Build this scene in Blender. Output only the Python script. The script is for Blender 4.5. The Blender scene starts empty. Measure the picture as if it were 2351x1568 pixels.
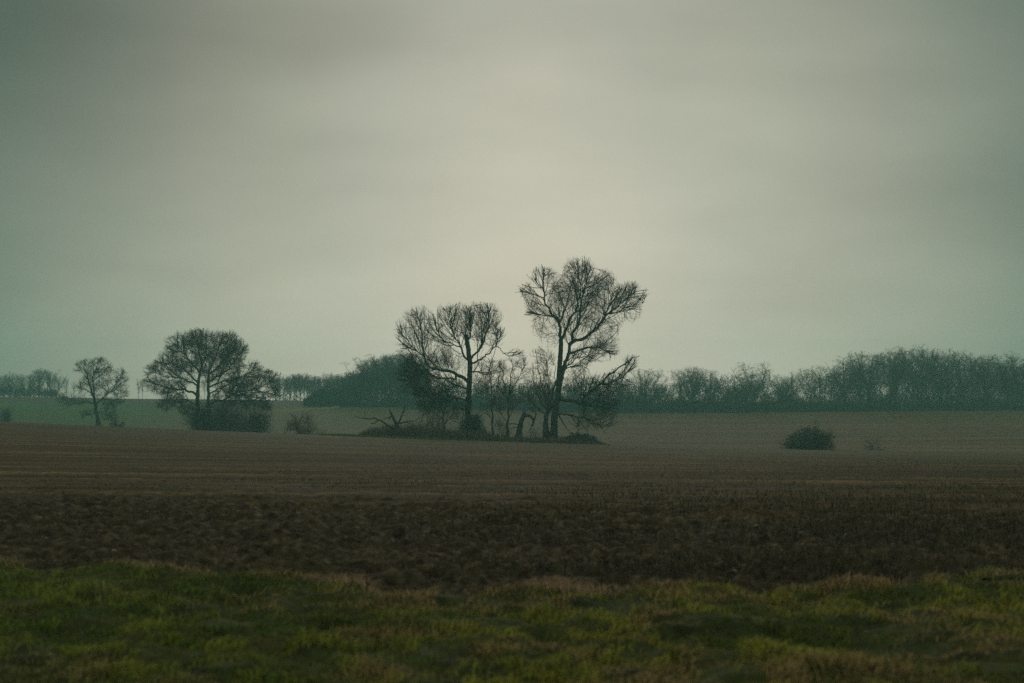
import bpy, math, random
import numpy as np
from mathutils import Vector

SC = bpy.context.scene
COL = SC.collection
rng = np.random.default_rng(11)
random.seed(11)

# ------------------------------------------------------------------ camera model
# u, v are measured on a 2351 x 1568 copy of the view; Y is a true distance in metres
F = 50.0 / 36.0 * 2351.0
CU, VH, EYE = 1175.5, 907.0, 1.7


def P(u, v, Y):
    return np.array([(u - CU) * Y / F, Y, EYE + (VH - v) * Y / F])


def C1(x, y): return (889.7 + .3002 * x, 574.0 + .3002 * y)
def C2(x, y): return (.293 * x, 717.5 + .293 * y)
def C6(x, y): return (803.6 + .2686 * x, 889.7 + .2686 * y)


# ------------------------------------------------------------------ numpy noise
def _hash(ix, iy, seed):
    h = (ix.astype(np.int64) * 374761393 + iy.astype(np.int64) * 668265263 + seed * 982451653) & 0x7fffffff
    h = ((h ^ (h >> 13)) * 1274126177) & 0x7fffffff
    h = (h ^ (h >> 16)) & 0xffff
    return h / 65535.0


def vnoise(x, y, seed=0):
    ix, iy = np.floor(x), np.floor(y)
    fx, fy = x - ix, y - iy
    fx = fx * fx * fx * (fx * (fx * 6 - 15) + 10)
    fy = fy * fy * fy * (fy * (fy * 6 - 15) + 10)
    a = _hash(ix, iy, seed); b = _hash(ix + 1, iy, seed)
    c = _hash(ix, iy + 1, seed); d = _hash(ix + 1, iy + 1, seed)
    return (a + (b - a) * fx) * (1 - fy) + (c + (d - c) * fx) * fy


def fbm(x, y, seed=0, o=4):
    s = 0; a = .5; t = 0
    for k in range(o):
        s = s + a * vnoise(x, y, seed + k * 17); t += a
        x = x * 2.03 + 11.3; y = y * 2.03 + 5.7; a *= .5
    return s / t


# ------------------------------------------------------------------ terrain
_TY = np.array([-60, 0, 12, 22, 40, 60, 100, 135, 151, 166, 185, 202, 230, 280, 340, 400, 430, 480, 560, 700.])
_TL = np.array([.1, .05, .06, .05, -.1, -.28, -.62, -.87, -1.0, -2.1, -3.9, -4.4, -4.6, -3.7, -1.2, 1.0, 1.2, .4, -3, -9])
_TM = np.array([0, 0, 0, -.02, -.35, -.85, -1.95, -2.83, -3.22, -3.66, -6.0, -6.6, -6.2, -4.8, -2.6, -.75, -.9, -2.2, -5, -9])
_TR = np.array([-.1, -.06, -.08, -.12, -.55, -1.2, -2.75, -3.95, -4.5, -5.35, -7.2, -7.7, -6.7, -4.5, -1.85, -2.3, -3.0, -4.5, -7.5, -11])
_fy = np.arange(-60, 700.01, .5)


def _sm(t):
    z = np.interp(_fy, _TY, t)
    k = np.exp(-.5 * (np.arange(-16, 17) * .5 / 3.2) ** 2); k /= k.sum()
    return np.convolve(np.pad(z, 16, mode='edge'), k, 'valid')


_ZL, _ZM, _ZR = _sm(_TL), _sm(_TM), _sm(_TR)


def H(x, y):
    x = np.asarray(x, float); y = np.asarray(y, float)
    s = np.clip(x / (.36 * np.maximum(y, 60)), -1.5, 1.5)
    L, M, R = np.interp(y, _fy, _ZL), np.interp(y, _fy, _ZM), np.interp(y, _fy, _ZR)
    z = M + (R - L) * .5 * s + ((R + L) * .5 - M) * np.minimum(s * s, 1.2)
    far = np.clip((y - 30) / 100, 0, 1)
    return z + far * .22 * (fbm(x / 23, y / 23, 91, 2) - .5)


def EDGE(x):
    """distance of the ragged line where the grass verge gives way to bare soil"""
    e = np.interp(x, [-20, -6, -4, -2.5, -1, 1, 3, 4.2, 6, 20], [14.6, 14.4, 13.6, 12.6, 12.1, 11.95, 12.2, 13.3, 14.0, 15])
    return e + .55 * (fbm(x / .8, x * 0 + 3, 5, 3) - .5)


# ------------------------------------------------------------------ mesh helpers
def link(o, parent=None):
    COL.objects.link(o)
    if parent is not None:
        o.parent = parent
        o.matrix_parent_inverse.identity()
    return o


def mesh_obj(name, V, polys, mat, parent=None, origin=None, tint=None, smooth=False):
    """V (n,3) world; polys: list of int arrays (m,k)"""
    V = np.asarray(V, np.float32)
    if origin is not None:
        V = V - np.asarray(origin, np.float32)
    me = bpy.data.meshes.new(name)
    me.vertices.add(len(V)); me.vertices.foreach_set('co', V.ravel())
    polys = [np.asarray(p, np.int32) for p in polys if len(p)]
    nl = sum(p.size for p in polys); nf = sum(len(p) for p in polys)
    me.loops.add(nl); me.polygons.add(nf)
    me.loops.foreach_set('vertex_index', np.concatenate([p.ravel() for p in polys]))
    tot = np.concatenate([np.full(len(p), p.shape[1], np.int32) for p in polys])
    st = np.concatenate([[0], np.cumsum(tot)[:-1]]).astype(np.int32)
    me.polygons.foreach_set('loop_start', st)
    if smooth:
        me.polygons.foreach_set('use_smooth', np.ones(nf, bool))
    if tint is not None:
        at = me.attributes.new('tint', 'FLOAT_COLOR', 'POINT')
        c = np.ones((len(V), 4), np.float32); c[:, :3] = tint
        at.data.foreach_set('color', c.ravel())
    me.update(calc_edges=True)
    me.materials.append(mat)
    o = bpy.data.objects.new(name, me)
    if origin is not None and parent is None:
        o.location = origin
    return link(o, parent)


def frames(d):
    d = d / np.maximum(np.linalg.norm(d, axis=1, keepdims=True), 1e-9)
    a = np.where(np.abs(d[:, 2:3]) < .9, np.array([[0, 0, 1.]]), np.array([[1., 0, 0]]))
    x = np.cross(d, a); x /= np.maximum(np.linalg.norm(x, axis=1, keepdims=True), 1e-9)
    return x, np.cross(d, x)


def prisms(p0, p1, r0, r1, n=3):
    """open n-sided prisms for every segment"""
    N = len(p0)
    x, y = frames(p1 - p0)
    ang = np.arange(n) * 2 * math.pi / n
    off = x[:, None] * np.cos(ang)[None, :, None] + y[:, None] * np.sin(ang)[None, :, None]
    V = np.concatenate([p0[:, None] + off * r0[:, None, None], p1[:, None] + off * r1[:, None, None]], 1)
    b = np.arange(N)[:, None, None] * 2 * n
    k = np.arange(n); k2 = (k + 1) % n
    f = np.stack([k, k2, k2 + n, k + n], 1)[None] + b
    return V.reshape(-1, 3), f.reshape(-1, 4)


def tube(pts, rad, n=9, rough=.08, blunt=False):
    """one connected, slightly gnarled tube along pts"""
    pts = np.asarray(pts, float); rad = np.asarray(rad, float)
    m = len(pts)
    d = np.gradient(pts, axis=0)
    d /= np.maximum(np.linalg.norm(d, axis=1, keepdims=True), 1e-9)
    x = np.cross(d[0], [0, 1, .2]); x /= np.linalg.norm(x)
    V = []
    ang = np.arange(n) * 2 * math.pi / n
    lump = rng.uniform(-1, 1, n)
    for i in range(m):
        x = x - d[i] * (x @ d[i]); x /= np.linalg.norm(x)
        y = np.cross(d[i], x)
        r = rad[i] * (1 + rough * (lump * .6 + rng.uniform(-1, 1, n)))
        V.append(pts[i] + np.outer(np.cos(ang) * r, x) + np.outer(np.sin(ang) * r, y))
        lump = lump * .9 + rng.uniform(-.4, .4, n)
    if blunt:
        V[-1] = V[-1] + d[-1] * rng.uniform(-.25, .4, n)[:, None]
    V = np.concatenate(V)
    k = np.arange(n); k2 = (k + 1) % n
    f = (np.stack([k, k2, k2 + n, k + n], 1)[None] + (np.arange(m - 1) * n)[:, None, None]).reshape(-1, 4)
    cap = np.concatenate([V, [pts[-1] + (d[-1] * .05)]])
    t = np.stack([k + (m - 1) * n, k2 + (m - 1) * n, np.full(n, len(V))], 1)
    return cap, f, t


# ------------------------------------------------------------------ materials
def mat(name, build):
    m = bpy.data.materials.new(name); m.use_nodes = True
    nt = m.node_tree
    b = nt.nodes['Principled BSDF']
    b.inputs['Roughness'].default_value = .85
    b.inputs['Specular IOR Level'].default_value = .04
    build(nt, b)
    return m


def N(nt, t, **kw):
    n = nt.nodes.new(t)
    for k, v in kw.items():
        if k in n.inputs: n.inputs[k].default_value = v
        else: setattr(n, k, v)
    return n


def noise(nt, vec, scale, detail=4, rough=.55, sx=(1, 1, 1), rz=0):
    mp = N(nt, 'ShaderNodeMapping'); mp.inputs['Scale'].default_value = sx; mp.inputs['Rotation'].default_value = (0, 0, rz)
    nt.links.new(vec, mp.inputs['Vector'])
    n = N(nt, 'ShaderNodeTexNoise'); n.inputs['Scale'].default_value = scale
    n.inputs['Detail'].default_value = detail; n.inputs['Roughness'].default_value = rough
    nt.links.new(mp.outputs[0], n.inputs['Vector'])
    return n.outputs['Fac']


def ramp(nt, fac, stops):
    r = nt.nodes.new('ShaderNodeValToRGB')
    e = r.color_ramp.elements
    while len(e) < len(stops): e.new(.5)
    for el, (p, c) in zip(e, stops):
        el.position = p; el.color = (*c, 1) if len(c) == 3 else c
    nt.links.new(fac, r.inputs[0])
    return r.outputs[0]


def mix(nt, fac, a, b, blend='MIX'):
    m = nt.nodes.new('ShaderNodeMix'); m.data_type = 'RGBA'; m.blend_type = blend
    for s, i in ((fac, 0), (a, 6), (b, 7)):
        if hasattr(s, 'is_output'): nt.links.new(s, m.inputs[i])
        elif i == 0: m.inputs[0].default_value = s
        else: m.inputs[i].default_value = (*s, 1)
    return m.outputs[2]


def mth(nt, op, a, b=0., c=0.):
    m = nt.nodes.new('ShaderNodeMath'); m.operation = op
    for i, s in enumerate((a, b, c)):
        if hasattr(s, 'is_output'): nt.links.new(s, m.inputs[i])
        else: m.inputs[i].default_value = s
    return m.outputs[0]


def pos(nt):
    return N(nt, 'ShaderNodeNewGeometry').outputs['Position']


def bump(nt, b, h, strength, dist):
    n = N(nt, 'ShaderNodeBump'); n.inputs['Strength'].default_value = strength; n.inputs['Distance'].default_value = dist
    nt.links.new(h, n.inputs['Height']); nt.links.new(n.outputs[0], b.inputs['Normal'])


def bark_mat(name, c0, c1, scale=2.2):
    def f(nt, b):
        co = N(nt, 'ShaderNodeTexCoord').outputs['Object']
        n = noise(nt, co, scale, 5, .65, (1, 1, .35))
        nt.links.new(ramp(nt, n, [(.35, c0), (.65, c1)]), b.inputs['Base Color'])
        bump(nt, b, n, .6, .05)
    return mat(name, f)


def tint_mat(name, rough=.8, trans=0.):
    def f(nt, b):
        a = N(nt, 'ShaderNodeAttribute', attribute_name='tint')
        nt.links.new(a.outputs['Color'], b.inputs['Base Color'])
        b.inputs['Roughness'].default_value = rough
        b.inputs['Specular IOR Level'].default_value = .05
    return mat(name, f)


M_BARK = bark_mat('bark', (.012, .015, .009), (.038, .040, .025))
M_TWIG = bark_mat('twig_bark', (.013, .015, .008), (.032, .032, .019), .9)
M_OAKTWIG = bark_mat('oak_twig_bark', (.018, .014, .010), (.040, .030, .020), .9)
M_BROWNTWIG = bark_mat('brown_twig_bark', (.055, .036, .024), (.120, .080, .055), .9)
M_DEAD = bark_mat('dead_wood', (.016, .016, .014), (.045, .042, .036))
M_WOODTWIG = bark_mat('wood_twig_bark', (.030, .034, .026), (.060, .058, .042), .7)
M_LEAF = tint_mat('leaves', .6)
M_GRASS = tint_mat('grass_blades', .75)
M_STRAW = tint_mat('stubble_straw', .85)
M_BRAMBLE = tint_mat('bramble_stems', .85)


def soil_f(nt, b):
    p = pos(nt)
    fine = noise(nt, p, 5.5, 8, .7)
    mid = noise(nt, p, .35, 4, .6)
    row = noise(nt, p, 1., 3, .6, (.045, .55, .5), math.radians(4))
    row2 = noise(nt, p, 1., 3, .6, (.03, 1.5, .5), math.radians(3))
    row3 = noise(nt, p, 1., 2, .5, (.010, .17, .2), math.radians(3))
    c = ramp(nt, fine, [(.30, (.054, .033, .011)), (.52, (.128, .082, .031)), (.72, (.205, .138, .062))])
    c = mix(nt, ramp(nt, row, [(.42, (0, 0, 0)), (.58, (.8, .8, .8))]), c, (.036, .026, .012))
    c = mix(nt, ramp(nt, row2, [(.42, (0, 0, 0)), (.56, (.8, .8, .8))]), c, (.036, .026, .012))
    c = mix(nt, ramp(nt, row3, [(.46, (0, 0, 0)), (.56, (.5, .5, .5))]), c, (.046, .033, .015))
    c = mix(nt, ramp(nt, mid, [(.45, (0, 0, 0)), (.75, (.30, .30, .30))]), c, (.0626, .0541, .0192))
    # freshly turned, damp headland next to the verge
    sp = N(nt, 'ShaderNodeSeparateXYZ'); nt.links.new(p, sp.inputs[0])
    e = mth(nt, 'ADD', sp.outputs[1], mth(nt, 'MULTIPLY', mid, 5.))
    e = mth(nt, 'ADD', e, mth(nt, 'MULTIPLY', sp.outputs[0], .26))
    hl = N(nt, 'ShaderNodeMapRange'); hl.interpolation_type = 'SMOOTHSTEP'
    nt.links.new(e, hl.inputs[0]); hl.inputs[1].default_value = 22.0; hl.inputs[2].default_value = 27.; hl.inputs[3].default_value = .85; hl.inputs[4].default_value = 0
    dk = ramp(nt, fine, [(.36, (.012, .0095, .005)), (.54, (.050, .040, .021)), (.72, (.170, .128, .070))])
    c = mix(nt, hl.outputs[0], c, dk)
    nt.links.new(c, b.inputs['Base Color'])
    bump(nt, b, fine, .7, .12)


M_SOIL = mat('ploughed_soil', soil_f)


def far_f(nt, b):
    p = pos(nt)
    fine = noise(nt, p, 1.6, 6, .7)
    row = noise(nt, p, 1., 3, .55, (.014, .33, .3), math.radians(2))
    row2 = noise(nt, p, 1., 2, .5, (.006, .9, .3), math.radians(2))
    big = noise(nt, p, .022, 3, .5, (1, 1, 1))
    br = ramp(nt, fine, [(.3, (.060, .026, .0065)), (.7, (.112, .051, .013))])
    br = mix(nt, ramp(nt, row, [(.42, (0, 0, 0)), (.60, (.85, .85, .85))]), br, (.040, .020, .0055))
    br = mix(nt, ramp(nt, row2, [(.50, (0, 0, 0)), (.60, (.6, .6, .6))]), br, (.155, .076, .022))
    ol = ramp(nt, fine, [(.3, (.0592, .0432, .0163)), (.7, (.1021, .0749, .0286))])
    gr = ramp(nt, fine, [(.3, (.0258, .0600, .0124)), (.7, (.0516, .0950, .0223))])
    gr = mix(nt, ramp(nt, row, [(.4, (0, 0, 0)), (.65, (.6, .6, .6))]), gr, (.0447, .0660, .0161))
    sp = N(nt, 'ShaderNodeSeparateXYZ'); nt.links.new(p, sp.inputs[0])
    ratio = mth(nt, 'ADD', mth(nt, 'DIVIDE', sp.outputs[0], 300.), mth(nt, 'MULTIPLY', mth(nt, 'SUBTRACT', big, .5), .10))
    # drilled pasture on the left hill, olive drilled ground in the middle, brown tilth on the right
    m1 = N(nt, 'ShaderNodeMapRange'); m1.interpolation_type = 'SMOOTHSTEP'
    nt.links.new(ratio, m1.inputs[0]); m1.inputs[1].default_value = -.30; m1.inputs[2].default_value = -.20
    m2 = N(nt, 'ShaderNodeMapRange'); m2.interpolation_type = 'SMOOTHSTEP'
    nt.links.new(ratio, m2.inputs[0]); m2.inputs[1].default_value = -.06; m2.inputs[2].default_value = .06
    c = mix(nt, m1.outputs[0], gr, ol)
    c = mix(nt, m2.outputs[0], c, br)
    top = N(nt, 'ShaderNodeMapRange'); top.interpolation_type = 'SMOOTHSTEP'
    nt.links.new(mth(nt, 'ADD', sp.outputs[1], mth(nt, 'MULTIPLY', big, 60.)), top.inputs[0])
    top.inputs[1].default_value = 385; top.inputs[2].default_value = 400; top.inputs[4].default_value = .7
    c = mix(nt, top.outputs[0], c, (.0629, .0475, .0306))
    nt.links.new(c, b.inputs['Base Color'])
    bump(nt, b, fine, .6, .15)


M_FAR = mat('far_tilth', far_f)


def verge_f(nt, b):
    p = pos(nt)
    n1 = noise(nt, p, 2.2, 5, .6); n2 = noise(nt, p, 14, 5, .7)
    c = ramp(nt, n1, [(.35, (.022, .026, .008)), (.5, (.042, .054, .010)), (.66, (.070, .062, .022))])
    c = mix(nt, ramp(nt, n2, [(.4, (0, 0, 0)), (.7, (.8, .8, .8))]), c, (.020, .016, .010))
    nt.links.new(c, b.inputs['Base Color'])
    bump(nt, b, n2, .8, .04)


M_VERGE = mat('verge_turf', verge_f)


# ------------------------------------------------------------------ object bookkeeping
def tag(o, label=None, cat=None, group=None, kind=None):
    if label: o['label'] = label
    if cat: o['category'] = cat
    if group: o['group'] = group
    if kind: o['kind'] = kind
    return o


def thing(name, loc, label, cat, group=None):
    o = bpy.data.objects.new(name, None)
    o.empty_display_size = .3
    o.location = loc
    link(o)
    return tag(o, label, cat, group)


# ------------------------------------------------------------------ ground sheets
def sheet(name, X, Yv, Z, m):
    r, c = X.shape
    V = np.stack([X, Yv, Z], -1).reshape(-1, 3)
    i = (np.arange(r - 1)[:, None] * c + np.arange(c - 1)[None]).reshape(-1)
    f = np.stack([i, i + 1, i + c + 1, i + c], 1)
    return tag(mesh_obj(name, V, [f], m, smooth=True), kind='structure')


def soil_z(x, y):
    z = H(x, y)
    near = np.clip((46 - y) / 24, 0, 1) ** .7
    hd = np.clip((25.5 - y - .26 * x - 3.5 * (fbm(x / 5, y / 5, 41, 2) - .3)) / 4, 0, 1)
    a = fbm(x / .34, y / .34, 21, 4) - .5
    b = fbm(x / 1.1, y / .7, 22, 3) - .5
    ridge = np.abs(fbm(x / .2, y / .2, 25, 2) - .5)
    z = z + near * (.06 * a + .05 * b - .05 * ridge) + hd * (.12 * a + .08 * b - .13 * ridge + .12 * (fbm(x / .15, y / .14, 29, 2) - .5))
    # drilling rows across the slope
    ph = (y + .07 * x) * 2 * math.pi / 1.5
    z = z + np.clip((y - 18) / 15, 0, 1) * np.clip((120 - y) / 60, 0, 1) * .022 * np.sin(ph + 2.5 * fbm(x / 9, y / 3, 8, 2))
    return z


def verge_z(x, y):
    z = H(x, y)
    hum = fbm(x / .75, y / .6, 31, 3) - .5
    t = fbm(x / .26, y / .24, 33, 3) - .5
    e = EDGE(x) - y
    z = z + .05 + .20 * hum + .14 * t
    return z - .55 * np.clip(.06 - e, 0, .5)


s = np.linspace(-1, 1, 861); s = s * .62 + .38 * s ** 3
rows = [np.linspace(0, 1, 2)]
inv = np.linspace(1 / 11.6, 1 / 78., 430)
yy = np.concatenate([1 / inv, np.arange(79.2, 151.5, 1.2)])
Yg = np.repeat(yy[:, None], len(s), 1)
Xg = s[None] * np.maximum(.36 * 1.75 * yy, 22)[:, None]
e0 = EDGE(Xg[0])
Yg = np.where(Yg < 24, e0[None] - .35 + (Yg - 11.6) / (24 - 11.6) * (24 - e0[None] + .35), Yg)
YEND = yy[-1]
sheet('ploughed_field', Xg, Yg, soil_z(Xg, Yg), M_SOIL)

yy = np.concatenate([np.arange(YEND, 250, 1.5), np.arange(250, 640, 3.)])
s2 = np.linspace(-1, 1, 421)
Yf = np.repeat(yy[:, None], len(s2), 1)
Xf = s2[None] * (.36 * 1.75 * yy)[:, None]
Zf = H(Xf, Yf); Zf[0] -= .03
sheet('far_field', Xf, Yf, Zf, M_FAR)

yy = np.concatenate([np.arange(-34, 4, 1.5), np.linspace(4, 7, 20)[:-1], np.linspace(7, 15.6, 190)])
s3 = np.linspace(-1, 1, 521); s3 = s3 * .5 + .5 * s3 ** 3
Yv = np.repeat(yy[:, None], len(s3), 1); Xv = np.repeat((s3 * 22)[None], len(yy), 0)
Yv = np.where(Yv > 7, 7 + (Yv - 7) / 8.6 * (EDGE(Xv) + .35 - 7), Yv)
sheet('verge_ground', Xv, Yv, verge_z(Xv, Yv), M_VERGE)


# ------------------------------------------------------------------ blades (grass, stubble, brambles)
def blades(name, base, h, w, lean, col, m, label, cat, curve=.5, group=None, kind='stuff'):
    """bent tapering blades; lean (n,2) is the sideways reach of the tip"""
    n = len(base)
    a = rng.uniform(0, math.pi, n)
    side = np.stack([np.cos(a), np.sin(a), np.zeros(n)], 1) * (w * .5)[:, None]
    up = np.zeros((n, 3)); up[:, 2] = h
    ln = np.concatenate([lean, np.zeros((n, 1))], 1)
    midp = base + up * .58 + ln * (.58 * (1 - curve))
    tip = base + up * (1 - .25 * np.clip(np.linalg.norm(lean, axis=1) / np.maximum(h, .01), 0, 2))[:, None] + ln
    V = np.stack([base - side, base + side, midp - side * .75, midp + side * .75, tip], 1).reshape(-1, 3)
    b = np.arange(n)[:, None] * 5
    q = b + np.array([[0, 1, 3, 2]]); t = b + np.array([[2, 3, 4]])
    c = np.repeat(col[:, None], 5, 1).reshape(-1, 3)
    o = mesh_obj(name, V, [q, t], m, tint=c)
    return tag(o, label, cat, group, kind)


def lerp3(a, b, t):
    return np.asarray(a)[None] * (1 - t[:, None]) + np.asarray(b)[None] * t[:, None]


# verge grass
n = 230000
y = rng.uniform(6.6, 15.3, n); x = rng.uniform(-1, 1, n) * (.36 * 1.35 * y + .6)
e = EDGE(x) - y
ok = e > -.12 * rng.random(n)
x, y, e = x[ok], y[ok], e[ok]
big = fbm(x / .62, y / .55, 31 + 2, 3); tuft = fbm(x / .22, y / .2, 61, 3)
dry = fbm(x / .95 + 9, y / .7, 71, 3); hole = fbm(x / .42, y / .34, 77, 3)
keep = (hole < .60) | (rng.random(len(x)) < .10)
x, y, e, big, tuft, dry = [q[keep] for q in (x, y, e, big, tuft, dry)]
n = len(x)
edge_t = np.clip((.60 - e) / .4, 0, 1) * np.clip((fbm(x / .6, y * 0, 14, 2) - .28) * 6, 0, 1)
h = (.028 + .15 * np.clip(tuft - .40, 0, 1) + .08 * np.clip(big - .5, 0, 1)) * rng.uniform(.6, 1.35, n) + .06 * edge_t * rng.random(n)
lean = rng.normal(0, .55, (n, 2)) * h[:, None] + np.array([[.25, 0]]) * h[:, None]
g = lerp3((.050, .074, .010), (.215, .205, .026), np.clip((tuft - .36) * 1.5 + (big - .45) * 2.2 + (fbm(x / 2.2, y / 1.3, 95, 3) - .45) * 1.6 + rng.normal(0, .13, n), 0, 1))
dryf = np.clip((dry - .545 + .045 * np.clip((x + 1.5) / 2.5, 0, 1)) * 7 + rng.normal(0, .25, n), 0, 1) * .75
dryf = np.maximum(dryf, np.clip(edge_t * 1.25 * rng.uniform(.3, 1.2, n), 0, 1))
g = g * (1 - dryf[:, None]) + lerp3((.16, .11, .040), (.34, .22, .10), rng.random(n)) * dryf[:, None]
lush = np.clip((-.5 - x) / 4, 0, 1) * .55 + np.clip((x - 3.2) / 1.2, 0, 1) * np.clip((y - 12) / 1.5, 0, 1) * .5
g = g * (1 - lush[:, None]) + lerp3((.042, .108, .013), (.105, .190, .026), rng.random(n)) * lush[:, None]
base = np.stack([x, y, verge_z(x, y) - .01], 1)
blades('verge_grass', base, h, rng.uniform(.005, .012, n), lean, g, M_GRASS,
       'rough tufted winter grass covering the verge across the foreground', 'grass')

# bleached dead grass along the ploughed edge
n = 22000
x = rng.uniform(-8, 8, n); y = EDGE(x) + .30 - .50 * rng.random(n) ** 1.3
pt = fbm(x / .7, x * 0 + 7, 15, 3) - .10 * np.clip(-x - 3.2, 0, 1)
ok = rng.random(n) < np.clip((pt - .40) * 6, 0, 1)
x, y, pt = x[ok], y[ok], pt[ok]; n = len(x)
h = rng.uniform(.05, .13, n) * (.55 + 1.4 * np.clip(pt - .38, 0, .5))
blades('dead_edge_grass', np.stack([x, y, np.maximum(verge_z(x, y), soil_z(x, y)) - .01], 1), h, rng.uniform(.004, .010, n), rng.normal(0, .6, (n, 2)) * h[:, None],
       lerp3((.17, .112, .058), (.40, .27, .155), rng.random(n)), M_STRAW, 'straw-brown fringe of dead grass between the verge and the ploughed soil', 'grass')

# dry stubble and crop trash standing in the field
n = 190000
y = 1 / rng.uniform(1 / 82., 1 / 13.4, n); x = rng.uniform(-1, 1, n) * .36 * 1.35 * y
ok = y > EDGE(x) + .1
x, y = x[ok], y[ok]
patch = fbm(x / 2.6, y / 2.2, 51, 3) + .16 * np.clip(x / (.36 * y), -1, 1)
row = np.sin((y + .07 * x) * 2 * math.pi / .75)
hd = np.clip((25 - y - .26 * x) / 4, 0, 1)
keep = rng.random(len(x)) < np.clip(.10 + (patch - .38) * 3.2, .05, 1) * np.where(hd > .5, .55, .75 + .25 * row)
x, y, hd, patch = [q[keep] for q in (x, y, hd, patch)]
n = len(x)
right = np.clip(x / (.36 * y) * 1.3, 0, 1)
nearb = np.clip((32 - y) / 12, 0, 1)
h = rng.uniform(.03, .07, n) * (1 + .7 * nearb) * (1 + .35 * right) + .10 * nearb * (rng.random(n) < .02 + .03 * right)
lean = rng.normal(0, .45, (n, 2)) * h[:, None]
col = lerp3((.040, .031, .018), (.125, .093, .054), rng.random(n) ** 1.8)
col = np.where((rng.random(n) < .25)[:, None], lerp3((.035, .042, .014), (.075, .080, .026), rng.random(n)), col)
col *= np.where(hd > .5, .80, 1.05)[:, None]
base = np.stack([x, y, soil_z(x, y) - .01], 1)
blades('field_stubble', base, h, rng.uniform(.005, .012, n) * (1 + y / 150), lean, col, M_STRAW,
       'short brown stubble and sprouting seedlings across the near ploughed field', 'stubble')

# pale flints and straw scraps on the soil
n = 420
y = 1 / rng.uniform(1 / 60., 1 / 13.6, n); x = rng.uniform(-1, 1, n) * .36 * 1.3 * y
ok = y > EDGE(x) + .3
x, y = x[ok], y[ok]; n = len(x)
r = rng.uniform(.008, .03, n) * (rng.random(n) ** 1.5 + .4)
ico = np.array([[1, 0, 0], [-1, 0, 0], [0, 1, 0], [0, -1, 0], [0, 0, 1], [0, 0, -1.]])
oct_f = np.array([[0, 2, 4], [2, 1, 4], [1, 3, 4], [3, 0, 4], [2, 0, 5], [1, 2, 5], [3, 1, 5], [0, 3, 5]])
sc = rng.uniform(.5, 1.3, (n, 6, 1)) * np.array([[[1.3, 1, .7]]]) * r[:, None, None]
V = ico[None] * sc + np.stack([x, y, soil_z(x, y) + r * .3], 1)[:, None]
fl = mesh_obj('field_stones', V.reshape(-1, 3), [(np.arange(n)[:, None, None] * 6 + oct_f[None]).reshape(-1, 3)], M_STRAW,
              tint=np.repeat(lerp3((.10, .08, .055), (.26, .22, .16), rng.random(n))[:, None], 6, 1).reshape(-1, 3))
tag(fl, 'small pale flints scattered over the dark tilled soil', 'stones', kind='stuff')


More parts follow.
